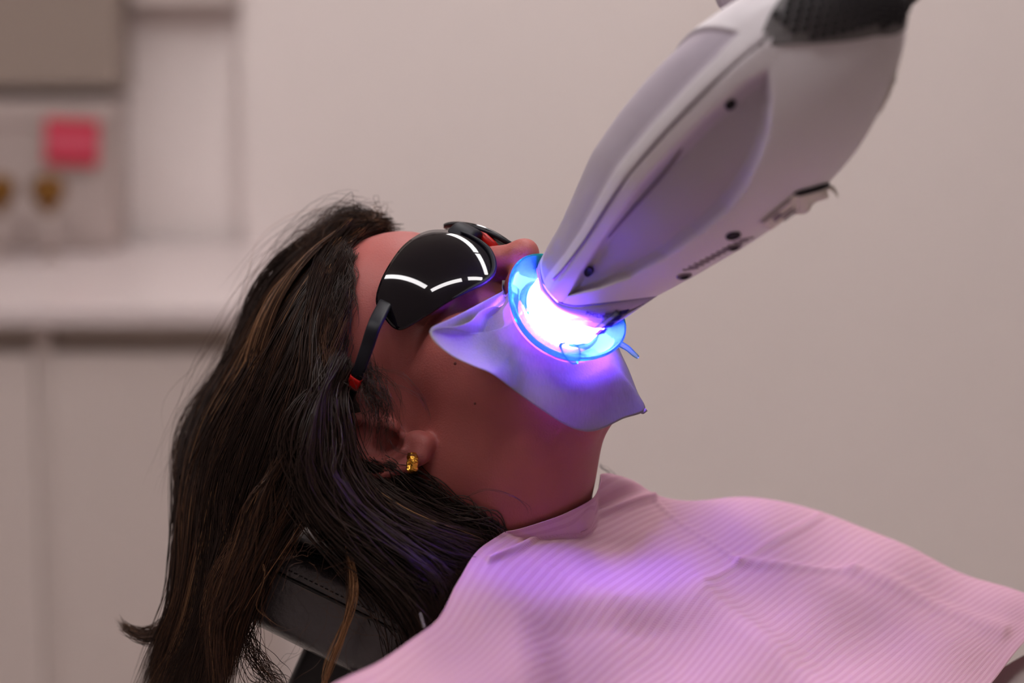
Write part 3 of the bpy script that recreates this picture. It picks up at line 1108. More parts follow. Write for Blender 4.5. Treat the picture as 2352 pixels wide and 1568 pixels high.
# arm carrying the lamp head: black joint behind the rear end, grey handle stub above
M_BLACK = mat('black_rubber', lin(24, 22, 24), rough=0.5, var=0.1)
ce = A0 + s_of(np.array(985.0)) * LAX
j0 = P(2052, 6, LD1 + 0.02)
tube('arm_joint', crom([j0, P(2066, -12, LD1 + 0.02), P(2110, -60, LD1 + 0.03), P(2180, -160, LD1 + 0.06)], 20), np.interp(np.linspace(0, 1, 20), [0, .1, 1], [.004, .0085, .010]), M_BLACK, lamp, 16)
e0 = P(2180, -160, LD1 + 0.06)
tube('arm', crom([e0, e0 + np.array([0.05, 0.08, 0.10]), e0 + np.array([0.10, 0.30, 0.45]), np.array([0.55, 0.9, 1.9]), np.array([0.6, 1.0, 2.6])], 40), 0.016, M_SHELL, lamp, 16)
tube('handle_stub', crom([P(1700, 4, LD1 + 0.13), P(1685, -15, LD1 + 0.12), P(1680, -60, LD1 + 0.11)], 12), 0.011, M_SCOOP, lamp, 16)

# ------------------------------------------------------------------ the mouth retractor
M_RET = clear_plastic('retractor_plastic', (0.10, 0.97, 1.0, 1), diffuse=0.30, tint=(0.97, 0.99, 1.0))  # clear plastic; the cyan of the glow is put into its colour
ret = thing('mouth_retractor', RC, 'clear plastic mouth retractor glowing cyan round the lamp tip', 'retractor')
na = 128
aa = np.linspace(0, 2 * np.pi, na, endpoint=False)
wob = 0.0025 * np.cos(2 * aa)          # saddle of the lip shield


def rring(r1, r2, h):
    return ring_pt(aa, r1, r2, 0) + RN * (h + wob * (r1 / 0.042))[:, None]


prof = [(0.0235, 0.0225, 0.0045), (0.0245, 0.0235, 0.0015), (0.0265, 0.0265, 0.0000), (0.030, 0.030, 0.0012), (0.0343, 0.0343, 0.0045), (0.0367, 0.0367, 0.0080), (0.0377, 0.0377, 0.0110)]
Vr = crom(np.stack([rring(*p) for p in prof]).reshape(len(prof), -1), 28).reshape(28, na, 3)
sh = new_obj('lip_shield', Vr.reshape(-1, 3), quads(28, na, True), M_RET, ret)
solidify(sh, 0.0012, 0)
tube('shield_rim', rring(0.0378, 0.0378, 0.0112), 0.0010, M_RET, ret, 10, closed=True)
# grip tab and peg
d0 = float((ring_pt(np.array([1.6]), 0.0377, 0.0377, 0.01)[0] - S0) @ FV)
tb = [(1283, 790), (1292, 812), (1303, 828), (1316, 837), (1327, 834), (1333, 822), (1334, 806), (1326, 792), (1308, 784)]
tabo = crom_closed(np.array(tb, float), 40)
p3 = np.array([P(x, y, d0 - 0.004) for x, y in tabo])
cen = p3.mean(0)
vv = np.vstack([p3, cen + (p3 - cen) * 0.85 - FV * 0.0004, p3 + FV * 0.0016])
ff = [tuple(40 + i for i in range(40)), tuple(80 + i for i in range(40))[::-1]] + [(i, (i + 1) % 40, 40 + (i + 1) % 40, 40 + i) for i in range(40)] + [(80 + i, 80 + (i + 1) % 40, (i + 1) % 40, i) for i in range(40)]
new_obj('grip_tab', vv, ff, M_RET, ret)
d1 = float((ring_pt(np.array([0.0]), 0.0377, 0.0377, 0.01)[0] - S0) @ FV)
tube('peg', crom([P(1425, 790, d1), P(1442, 800, d1), P(1455, 812, d1), P(1466, 821, d1)], 16), np.interp(np.linspace(0, 1, 16), [0, .8, 1], [.0019, .0014, .0010]), M_RET, ret, 12)
# ------------------------------------------------------------------ protective goggles
M_LENS = mat('smoked_lens', lin(12, 9, 14), rough=0.03, var=0.1, nscale=60, spec=0.5, ior=1.42)
M_FRAME = mat('navy_black_frame', lin(16, 16, 24), rough=0.5, spec=0.25, var=0.1, nscale=60)
M_RED = mat('red_rubber', lin(205, 20, 14), rough=0.45, var=0.05)
gog = thing('goggles', h2w((0, 0.11, 0.02)), 'dark wraparound safety goggles worn over the eyes', 'goggles')
GC = np.array([0.0, 0.020, 0.010]); GR = np.array([0.080, 0.096, 0.080])


def ray_ell(px, py, gr=GR):
    """local point where a view ray meets the lens ellipsoid"""
    o = (w2h(CAMP) - GC) / gr
    dv = (ray(px, py) @ HM / HSC) / gr
    a = dv @ dv; b = o @ dv; c = o @ o - 1
    disc_ = b * b - a * c
    t = (-b - math.sqrt(max(disc_, 0))) / a
    return (o + dv * t) * gr + GC


LENS_PX = [(1000, 527), (972, 533), (945, 548), (920, 570), (896, 603), (876, 640), (864, 678), (866, 705), (886, 735), (902, 752), (918, 757), (940, 748),
           (985, 720), (1030, 692), (1075, 667), (1112, 648), (1131, 628), (1134, 605), (1124, 578), (1102, 556), (1070, 538), (1035, 529)]
no = 120
outl = crom_closed(np.array(LENS_PX, float), no)
cent = outl.mean(0)
rings = 16
Lv = []
for k in range(rings + 1):
    f = k / rings
    for q in outl:
        e = cent + (q - cent) * (1 - f) if k < rings else cent
        Lv.append(ray_ell(*e))
        if k == rings:
            break
Lv = np.array(Lv)
LF = [tuple(x) for x in quads(rings, no, True)] + [((rings - 1) * no + j, (rings - 1) * no + (j + 1) % no, rings * no) for j in range(no)]
lens = new_obj('lens', h2w(Lv), LF, M_LENS, gog)
solidify(lens, 0.0022, -1)
Lm = Lv.copy()
Lm[:, 0] = -np.where(Lv[:, 0] < 0.018, 0.018 + (Lv[:, 0] - 0.018) * 0.15, Lv[:, 0])
lens2 = new_obj('lens', h2w(Lm), [f[::-1] for f in LF], M_LENS, gog)
solidify(lens2, 0.0022, -1)
# rim along the nose side of each lens
for sg in (1, -1):
    seg = np.array([Lv[j] for j in list(range(int(no * 13.2 / 22), int(no * 20.6 / 22)))])
    seg = (seg - GC) * 1.004 + GC
    seg = seg * np.array([sg, 1, 1])
    tube('rim', h2w(seg), np.interp(np.linspace(0, 1, len(seg)), [0, .2, .7, 1], [.0006, .0017, .0017, .0006]), M_FRAME, gog, 10)
# bridge block between the lenses with red nose pad under it
def swept_box(name, pts, wv, wid, thick, m, parent, seg=4):
    """ribbon with rounded-rectangle section: pts (n,3), wv width directions (n,3)"""
    p = np.asarray(pts, float); n = len(p)
    t = np.gradient(p, axis=0); t /= np.linalg.norm(t, axis=1, keepdims=True)
    wv = np.broadcast_to(wv, p.shape)
    wv = wv - t * (wv * t).sum(1, keepdims=True); wv = wv / np.linalg.norm(wv, axis=1, keepdims=True)
    nn = np.cross(t, wv)
    a = np.linspace(0, 2 * np.pi, 16, endpoint=False)
    ca = np.sign(np.cos(a)) * np.abs(np.cos(a)) ** 0.5; sa = np.sign(np.sin(a)) * np.abs(np.sin(a)) ** 0.5
    wid = np.broadcast_to(wid, (n,)); thick = np.broadcast_to(thick, (n,))
    v = p[:, None] + (ca[None, :, None] * (wid / 2)[:, None, None]) * wv[:, None] + (sa[None, :, None] * (thick / 2)[:, None, None]) * nn[:, None]
    f = [tuple(x) for x in quads(n, 16, True)] + [tuple(range(16))[::-1], tuple((n - 1) * 16 + j for j in range(16))]
    return new_obj(name, v.reshape(-1, 3), f, m, parent)


gw = lambda x, y, z: h2w((x, y, z))
swept_box('bridge', [gw(x, 0.1135 - 0.9 * x * x / 0.02, 0.0225) for x in np.linspace(-0.0115, 0.0115, 13)], HZ, np.interp(np.linspace(0, 1, 13), [0, .12, .88, 1], [.008, .016, .016, .008]), 0.007, M_FRAME, gog)
for sg in (1, -1):
    tube('nose_pad', [gw(sg * x, y, z) for x, y, z in [(0.010, 0.112, 0.018), (0.0125, 0.108, 0.008), (0.015, 0.102, -0.002)]], 0.0030, M_RED, gog, 10)


def ray_x(px, py, x):
    o = w2h(CAMP); dv = ray(px, py) @ HM / HSC
    t = (x - o[0]) / dv[0]
    return o + dv * t


# temple arms with the red band and the dark tip that runs into the hair
hinge = ray_ell(886, 686)
armp = [hinge + np.array([-0.0025, -0.002, 0])] + [ray_x(px, py, x) for px, py, x in [(861, 745, 0.083), (844, 795, 0.087), (829, 838, 0.089), (814, 878, 0.087), (797, 930, 0.079), (788, 985, 0.073)]]
armp = crom(np.array(armp), 48)
for sg in (1, -1):
    pts = armp * np.array([sg, 1, 1])
    wdir = HM @ np.array([0.0, -0.25, 1.0])
    wd_ = np.interp(np.linspace(0, 1, 48), [0, 0.1, 0.5, 1], [0.0085, 0.0088, 0.0076, 0.006])
    ta_o = swept_box('temple_arm', h2w(pts[:30]), wdir, wd_[:30], 0.0034, M_FRAME, gog)
    under(swept_box('red_band', h2w(pts[29:34]), wdir, wd_[29:34] * 1.05, 0.0037, M_RED, gog), ta_o)
    under(swept_box('arm_tip', h2w(pts[33:]), wdir, wd_[33:], 0.0034, M_FRAME, gog), ta_o)
M_MARK = mat('grey_print', lin(96, 92, 96), rough=0.5, var=0.05)
mp = h2w(ray_ell(884, 692))
nrm = (mp - h2w(GC)); nrm /= np.linalg.norm(nrm)
tri = [P(879, 696, 0), P(888, 694, 0), P(881, 707, 0)]
dm = float((mp - S0) @ FV) - 0.0014
tube('maker_mark', [P(877, 695, dm), P(888, 695, dm), P(882, 707, dm)], 0.00022, M_MARK, gog, 6, closed=True)

# ------------------------------------------------------------------ hoop earring
M_GOLD = mat('hammered_gold', lin(236, 176, 70), rough=0.22, metal=1.0, var=0.2, nscale=700, bump=1.0, bscale=500)
dl = -0.079
er0 = P(948, 1050, dl)
er = thing('hoop_earring', er0, 'small hammered gold hoop in the right ear lobe', 'earring')
ec = P(947, 1063, dl)
hx = cw((0.25, 0, -0.97)); hy = cw((0.02, 1.0, 0.0)); hz = np.cross(hx, hy)
na2 = 72
t_ = np.linspace(0, 2 * np.pi, na2, endpoint=False)
sec = np.linspace(0, 2 * np.pi, 12, endpoint=False)
vv = []
for a in t_:
    rd = np.cos(a) * hx + np.sin(a) * hy
    bumpy = 1 + 0.16 * math.sin(7 * a) * math.cos(3 * a + 1)
    for s_ in sec:
        vv.append(ec + rd * (0.0058 + 0.0008 * math.cos(s_) * bumpy) + hz * 0.0023 * math.sin(s_) * bumpy)
vv = np.array(vv)
new_obj('hoop', vv, np.vstack([quads(na2, 12, True), np.array([[(na2 - 1) * 12 + j, (na2 - 1) * 12 + (j + 1) % 12, (j + 1) % 12, j] for j in range(12)])]), M_GOLD, er)
bdc = ec + hx * 0.0066
for k, (o1, o2, rr) in enumerate([(-0.0010, 0.0014, 0.0010), (0.0006, 0.0010, 0.0013), (0.0016, 0.0016, 0.0009)]):
    bm = bmesh.new()
    bmesh.ops.create_uvsphere(bm, u_segments=14, v_segments=10, radius=rr, matrix=Matrix.Translation(Vector(bdc + hz * o1 + hy * o2)))
    bm_obj('bead', bm, M_GOLD, er)

# ------------------------------------------------------------------ tissue round the mouth
def paper_mat(name, col, scale=900.0, transl=0.35):
    m = bpy.data.materials.new(name)
    m.use_nodes = True
    nt = m.node_tree
    nt.nodes.clear()
    N = nt.nodes.new; L = nt.links.new
    out = N('ShaderNodeOutputMaterial')
    tc = N('ShaderNodeTexCoord')
    mp_ = N('ShaderNodeMapping'); mp_.inputs['Scale'].default_value = (1.0, 1.0, 0.25)
    mp_.inputs['Rotation'].default_value = (0.2, 0.9, 0.4)
    nz = N('ShaderNodeTexNoise'); nz.inputs['Scale'].default_value = scale; nz.inputs['Detail'].default_value = 3
    L(tc.outputs['Object'], mp_.inputs[0]); L(mp_.outputs[0], nz.inputs['Vector'])
    mx = N('ShaderNodeMix'); mx.data_type = 'RGBA'
    mx.inputs[6].default_value = (col[0] * 0.86, col[1] * 0.86, col[2] * 0.86, 1)
    mx.inputs[7].default_value = (min(col[0] * 1.1, 1), min(col[1] * 1.1, 1), min(col[2] * 1.1, 1), 1)
    L(nz.outputs['Fac'], mx.inputs[0])
    bp = N('ShaderNodeBump'); bp.inputs['Strength'].default_value = 0.35; bp.inputs['Distance'].default_value = 0.0006
    L(nz.outputs['Fac'], bp.inputs['Height'])
    df = N('ShaderNodeBsdfDiffuse'); tl = N('ShaderNodeBsdfTranslucent')
    for n_ in (df, tl):
        L(mx.outputs[2], n_.inputs[0]); L(bp.outputs[0], n_.inputs['Normal'])
    ms = N('ShaderNodeMixShader'); ms.inputs[0].default_value = transl
    L(df.outputs[0], ms.inputs[1]); L(tl.outputs[0], ms.inputs[2])
    L(ms.outputs[0], out.inputs[0])
    return m


M_TISSUE = paper_mat('tissue_paper', (0.46, 0.43, 0.44), transl=0.42)
tis = thing('face_tissue', P(1290, 850, -0.09), 'white paper tissue draped over cheek and chin under the retractor', 'tissue')
OUT = [(988, 764, -.126), (1004, 790, -.129), (1040, 818, -.130), (1085, 839, -.126), (1130, 858, -.114), (1180, 896, -.100), (1240, 938, -.095), (1300, 976, -.090), (1345, 991, -.086), (1385, 984, -.080),
       (1430, 962, -.070), (1481, 942, -.058), (1464, 900, -.052), (1444, 850, -.046), (1424, 806, -.040), (1400, 740, -.025), (1350, 660, -.005), (1270, 620, -.010), (1215, 640, -.035), (1165, 700, -.062),
       (1130, 704, -.082), (1102, 716, -.092), (1080, 738, -.102), (1045, 750, -.112), (1010, 752, -.121)]
outp = np.array([P(*p) for p in OUT])
nT = 160
# outer edge by Catmull-Rom, inner edge = the retractor's underside
oc = crom_closed(outp, nT)
v_ = oc - RC
ao = np.arctan2(v_ @ E2, v_ @ E1)
inn = np.array([ring_pt(np.array([a]), 0.030, 0.029, -0.0035)[0] for a in ao])
nR = 36
fs = np.linspace(0, 1, nR)[:, None, None]
G = inn[None] * (1 - fs) + oc[None] * fs
# sag and soft wrinkles away from the retractor
wing = sm(1250, 1080, topix(oc)[:, 0])[None]
bul = np.sin(np.pi * fs[..., 0]) * (0.004 - 0.016 * wing)
G = G - FV * bul[..., None] + UV * (bul * 0.4)[..., None]
gp = topix(G)
wr = 0.0016 * np.sin((gp[..., 0] * 0.55 + gp[..., 1] * 0.83) / 23.0) * sm(0.05, .3, fs[..., 0]) + 0.0009 * np.exp(-(((gp[..., 0] - 1165) * 0.75 - (gp[..., 1] - 820) * -0.66) / 9.0) ** 2) * sm(.2, .5, fs[..., 0])
G = G - FV * wr[..., None]
# only the outer two thirds may bend over cheek and chin
G = push_out(G, 0.0030, 4)
to = new_obj('tissue_sheet', G.reshape(-1, 3), quads(nR, nT, True), M_TISSUE, tis)
solidify(to, 0.0003, 0)
# folded-back flap along the cheek
flap_t = crom([P(*p) for p in [(986, 762, -.124), (996, 749, -.119), (1040, 729, -.104), (1090, 703, -.086), (1140, 676, -.064), (1185, 652, -.055), (1215, 640, -.045)]], 50)
flap_b = crom([P(*p) for p in [(990, 768, -.122), (1010, 768, -.116), (1050, 765, -.101), (1090, 750, -.085), (1140, 725, -.066), (1185, 705, -.058), (1220, 690, -.05)]], 50)
f2 = np.linspace(0, 1, 10)[:, None, None]
Gf = push_out(flap_t[None] * (1 - f2) + flap_b[None] * f2, 0.0015, 4)
fo = new_obj('tissue_fold', Gf.reshape(-1, 3), quads(10, 50), M_TISSUE, tis)
solidify(fo, 0.0003, 0)
# rolled corner at the free end
tube('rolled_corner', crom([P(1416, 838, -.047), P(1440, 885, -.052), P(1462, 925, -.057), P(1474, 946, -.059), P(1484, 941, -.058)], 24), np.interp(np.linspace(0, 1, 24), [0, .7, 1], [.0004, .0010, .0012]), M_TISSUE, tis, 8)

# ------------------------------------------------------------------ pink bib
NB = np.array([.25, .87, -.42]); NB /= np.linalg.norm(NB)
NBW = cw(NB)
QB = P(1500, 1200, 0.0)


def on_bib(px, py):
    r = ray(px, py)
    return CAMP + r * (((QB - CAMP) @ NBW) / (r @ NBW))


ROWS = [[(1436, 1106), (1368, 1092), (1240, 1168), (1112, 1250), (1050, 1340), (985, 1445), (800, 1560), (620, 1650)],
        [(1470, 1124), (1420, 1110), (1290, 1182), (1150, 1262), (1082, 1352), (1004, 1458), (828, 1580), (650, 1680)],
        [(1560, 1158), (1500, 1142), (1340, 1196), (1190, 1280), (1116, 1368), (1030, 1474), (860, 1604), (690, 1710)],
        [(1760, 1168), (1720, 1146), (1560, 1222), (1400, 1312), (1280, 1420), (1150, 1532), (1000, 1655), (850, 1770)],
        [(1945, 1215), (1900, 1186), (1760, 1270), (1610, 1372), (1480, 1482), (1350, 1584), (1200, 1700), (1050, 1810)],
        [(2150, 1305), (2100, 1270), (1980, 1345), (1850, 1434), (1720, 1534), (1600, 1640), (1450, 1760), (1300, 1860)],
        [(2400, 1420), (2352, 1372), (2250, 1420), (2150, 1490), (2040, 1590), (1920, 1690), (1800, 1800), (1650, 1900)],
        [(2520, 1450), (2460, 1420), (2405, 1440), (2345, 1482), (2272, 1572), (2170, 1690), (2050, 1800), (1900, 1910)]]
CT = np.zeros((len(ROWS), 8, 3))
for i, r in enumerate(ROWS):
    for j, q in enumerate(r):
        CT[i, j] = on_bib(*q)
    dj = float((CT[i, 1] - S0) @ FV)
    CT[i, 0] = P(r[0][0], r[0][1], dj + 0.05)
# collar strip folded up round the neck
for j, dv in enumerate([0.038, -0.014, -0.052, -0.084]):
    CT[0, j] = P(*ROWS[0][j], dv)
for j, dv in enumerate([0.048, 0.006, -0.037, -0.081]):
    CT[1, j] = P(*ROWS[1][j], dv)
nbr, nbc = 260, 200
BB = patch(CT, nbr, nbc)
gp = topix(BB)
X, Y = gp[..., 0], gp[..., 1]


def seg_dist(X, Y, a, b):
    a = np.array(a, float); b = np.array(b, float); d = b - a
    t = np.clip(((X - a[0]) * d[0] + (Y - a[1]) * d[1]) / (d @ d), 0, 1)
    cr = ((X - a[0]) * d[1] - (Y - a[1]) * d[0]) / np.linalg.norm(d)
    return np.hypot(X - a[0] - t * d[0], Y - a[1] - t * d[1]), cr, t


h = 0 * X
for a, b, amp, wdt in [((1500, 1146), (1330, 1197), .0035, 7), ((1330, 1197), (1120, 1292), .0035, 7), ((1500, 1150), (1695, 1290), .0012, 5), ((1695, 1290), (1960, 1312), .0022, 9), ((1960, 1312), (2300, 1452), .003, 18), ((1250, 1300), (1360, 1350), .0008, 5), ((1880, 1185), (1610, 1345), .001, 9)]:
    d_, _, _ = seg_dist(X, Y, a, b)
    h += amp * np.exp(-(d_ / wdt) ** 2)
# fold in the lower part: the near flap lies lower than the ridge line
d_, cr, t_2 = seg_dist(X, Y, (1610, 1372), (1900, 1600))
h += 0.006 * np.exp(-(d_ / 34) ** 2)
low = sm(0, 1, np.clip(-cr / 130, 0, 1))
h -= 0.012 * low * sm(1180, 1330, X) * sm(1360, 1430, Y)
h += 0.0016 * np.sin(X / 70 + Y / 45) + 0.0012 * np.sin(X / 38 - Y / 60 + 1)
BB = BB + NBW * h[..., None]
BB = push_out(BB, 0.003, 3)
M_BIB = bpy.data.materials.new('ribbed_bib_paper')
M_BIB.use_nodes = True
nt = M_BIB.node_tree
nt.nodes.clear()
N = nt.nodes.new; L = nt.links.new
out = N('ShaderNodeOutputMaterial')
uvn = N('ShaderNodeUVMap'); uvn.uv_map = 'uv'
sep = N('ShaderNodeSeparateXYZ'); L(uvn.outputs[0], sep.inputs[0])
w1 = N('ShaderNodeMath'); w1.operation = 'MULTIPLY'; w1.inputs[1].default_value = 62 * 2 * math.pi; L(sep.outputs[0], w1.inputs[0])
s1 = N('ShaderNodeMath'); s1.operation = 'SINE'; L(w1.outputs[0], s1.inputs[0])
w2 = N('ShaderNodeMath'); w2.operation = 'MULTIPLY'; w2.inputs[1].default_value = 330 * 2 * math.pi; L(sep.outputs[1], w2.inputs[0])
s2 = N('ShaderNodeMath'); s2.operation = 'SINE'; L(w2.outputs[0], s2.inputs[0])
mr1 = N('ShaderNodeMapRange'); mr1.inputs[1].default_value = -0.35; mr1.inputs[2].default_value = 0.35; L(s1.outputs[0], mr1.inputs[0])
mr2 = N('ShaderNodeMapRange'); mr2.inputs[1].default_value = -1; mr2.inputs[2].default_value = 1; mr2.inputs[3].default_value = 0.55; L(s2.outputs[0], mr2.inputs[0])
mu = N('ShaderNodeMath'); mu.operation = 'MULTIPLY'; L(mr1.outputs[0], mu.inputs[0]); L(mr2.outputs[0], mu.inputs[1])
nz = N('ShaderNodeTexNoise'); nz.inputs['Scale'].default_value = 25; L(uvn.outputs[0], nz.inputs['Vector'])
mx = N('ShaderNodeMix'); mx.data_type = 'RGBA'
mx.inputs[6].default_value = lin(232, 188, 202); mx.inputs[7].default_value = lin(223, 172, 190)
L(mu.outputs[0], mx.inputs[0])
bp = N('ShaderNodeBump'); bp.inputs['Strength'].default_value = 0.25; bp.inputs['Distance'].default_value = 0.0006; L(mu.outputs[0], bp.inputs['Height'])
df = N('ShaderNodeBsdfDiffuse'); tl = N('ShaderNodeBsdfTranslucent')
for n_ in (df, tl):
    L(mx.outputs[2], n_.inputs[0]); L(bp.outputs[0], n_.inputs['Normal'])
ms = N('ShaderNodeMixShader'); ms.inputs[0].default_value = 0.22
L(df.outputs[0], ms.inputs[1]); L(tl.outputs[0], ms.inputs[2]); L(ms.outputs[0], out.inputs[0])
bib = new_obj('dental_bib', BB.reshape(-1, 3), quads(nbr, nbc), M_BIB)
uu, vv_ = np.meshgrid(np.linspace(0, 1, nbr), np.linspace(0, 1, nbc), indexing='ij')
arc = np.concatenate([[0], np.cumsum(np.linalg.norm(np.diff(BB[:, nbc // 2], axis=0), axis=1))]); arc /= arc[-1]
add_uv(bib, np.stack([np.broadcast_to(arc[:, None], uu.shape), vv_], -1).reshape(-1, 2))
solidify(bib, 0.0004, 0)
tag(bib, 'pink ribbed paper bib spread over the chest and shoulder', 'bib')
# bead chain end that holds the bib at the shoulder
M_STEEL = mat('steel', lin(190, 188, 190), rough=0.25, metal=1.0, var=0.05)
bc = thing('bib_chain', P(972, 1440, -0.168), 'steel bead chain end at the bib edge under the hair', 'chain')
for k in range(5):
    bm = bmesh.new()
    bmesh.ops.create_uvsphere(bm, u_segments=12, v_segments=8, radius=0.0007, matrix=Matrix.Translation(Vector(P(974 - 2 * k, 1438 - 7 * k, -0.166 + 0.004 * k))))
    bm_obj('bead', bm, M_STEEL, bc)
# white top showing past the bib's lower corner
M_SHIRT = mat('white_cotton', lin(205, 192, 190), rough=0.85, var=0.05, nscale=60, bump=0.3, bscale=300)
SR = [[(2250, 1500), (2330, 1440), (2420, 1420), (2520, 1440)], [(2230, 1580), (2310, 1530), (2400, 1500), (2500, 1510)], [(2200, 1680), (2300, 1640), (2400, 1610), (2500, 1600)], [(2150, 1800), (2260, 1770), (2380, 1740), (2500, 1720)]]
SCt = np.array([[on_bib(*q) - NBW * 0.030 for q in r] for r in SR])
SS = patch(SCt, 50, 50)
gp2 = topix(SS)
SS = SS + NBW * (0.004 * np.sin((gp2[..., 0] * 0.8 + gp2[..., 1] * 0.6) / 17))[..., None]
so = new_obj('shirt', SS.reshape(-1, 3), quads(50, 50), M_SHIRT, person)
so['label'] = 'white cotton top'
solidify(so, 0.001, 0)
# ------------------------------------------------------------------ dental chair: headrest and back under the hair
M_LEATHER = mat('black_leather', lin(66, 61, 65), rough=0.30, var=0.15, nscale=80, bump=0.6, bscale=260, spec=0.7, coat=0.3)
M_PIPE = mat('leather_seam', lin(26, 24, 26), rough=0.5, var=0.1)
M_CHAIRG = mat('chair_plastic', lin(40, 38, 40), rough=0.4, var=0.1)
hc = P(815, 1350, 0.045)
chair = thing('dental_chair', (hc[0] + 0.35, hc[1] + 0.05, 0.0), 'black padded dental chair with headrest under the hair', 'chair')
hu = cw((0.905, -0.425, -0.15)); hu /= np.linalg.norm(hu)       # along the pad, towards the shoulders
hn = cw((0.40, 0.86, -0.10)); hn -= hu * (hn @ hu); hn /= np.linalg.norm(hn)
hv_ = np.cross(hu, hn)
if hv_ @ FV < 0: hv_ = -hv_


def pad(name, c, ax, r, m, parent, e=0.28, nu=48, nv=64):
    u = np.linspace(-np.pi / 2, np.pi / 2, nu)[:, None]; v = np.linspace(-np.pi, np.pi, nv, endpoint=False)[None]
    pw = lambda x, q: np.sign(x) * np.abs(x) ** q
    x = pw(np.cos(u), e) * pw(np.cos(v), e) * r[0]; y = pw(np.cos(u), e) * pw(np.sin(v), e) * r[1]; z = pw(np.sin(u), e) * r[2] * np.ones_like(v)
    pts = c + x[..., None] * ax[0] + y[..., None] * ax[1] + z[..., None] * ax[2]
    return new_obj(name, pts.reshape(-1, 3), quads(nu, nv, True), m, parent)


hp = pad('headrest_pad', hc, (hu, hn, hv_), (0.070, 0.030, 0.10), M_LEATHER, chair, 0.32)
fc_ = hc - hv_ * 0.1005
for off in (0.0105,):
    pts = [fc_ + hu * x + hn * off + hv_ * (0.004 * (abs(x) / 0.06) ** 4) for x in np.linspace(-0.062, 0.062, 30)]
    under(tube('headrest_seam', pts, 0.0011, M_PIPE, chair, 8), hp)
    for k in range(34):
        x = -0.058 + 0.116 * k / 33
        q = fc_ + hu * x + hn * (off + 0.0045) - hv_ * 0.0006
        under(tube('stitch', [q - hu * 0.0010, q + hu * 0.0010], 0.00035, M_PIPE, chair, 6), hp)
# bracket under the pad
pad('headrest_bracket', P(745, 1600, 0.05), (hu, hn, hv_), (0.022, 0.050, 0.03), M_CHAIRG, chair, 0.3)
# seat back below the shoulders
bu = cw((0.83, -0.44, -0.33)); bu /= np.linalg.norm(bu)
bn = NBW - bu * (NBW @ bu); bn /= np.linalg.norm(bn)
bw = np.cross(bu, bn)
pad('backrest_pad', P(1500, 1830, 0.03), (bu, bn, bw), (0.18, 0.035, 0.20), M_LEATHER, chair, 0.3)
pb = P(1500, 1830, 0.03)
slab('pedestal', (pb[0] + 0.05, pb[1] + 0.0, 0.02), (pb[0] + 0.25, pb[1] + 0.2, pb[2] - 0.05), M_CHAIRG, chair, bevel=0.02)
slab('base_plate', (pb[0] - 0.15, pb[1] - 0.15, 0.0), (pb[0] + 0.45, pb[1] + 0.35, 0.02), M_CHAIRG, chair, bevel=0.008)
# ------------------------------------------------------------------ hair: strands as thin tapering tubes
M_HAIR = bpy.data.materials.new('brown_hair')
M_HAIR.use_nodes = True
nt = M_HAIR.node_tree
b = nt.nodes['Principled BSDF']
at_ = nt.nodes.new('ShaderNodeAttribute'); at_.attribute_name = 'strand'
nt.links.new(at_.outputs['Color'], b.inputs['Base Color'])
b.inputs['Roughness'].default_value = 0.46
b.inputs['Specular IOR Level'].default_value = 0.32
b.inputs['Anisotropic'].default_value = 0.3

DARK = np.array(lin(46, 31, 25)[:3]); MID = np.array(lin(84, 57, 42)[:3]); LIGHT = np.array(lin(158, 114, 80)[:3])
NP_ = 26
S_pts, S_rad, S_col = [], [], []


def smooth_noise(n, npts, k):
    ctrl = rng.normal(size=(n, k, 3))
    t = np.linspace(0, k - 1.001, npts)
    i = t.astype(int); f = (t - i)[None, :, None]
    f = f * f * (3 - 2 * f)
    return ctrl[:, i] * (1 - f) + ctrl[:, np.minimum(i + 1, k - 1)] * f


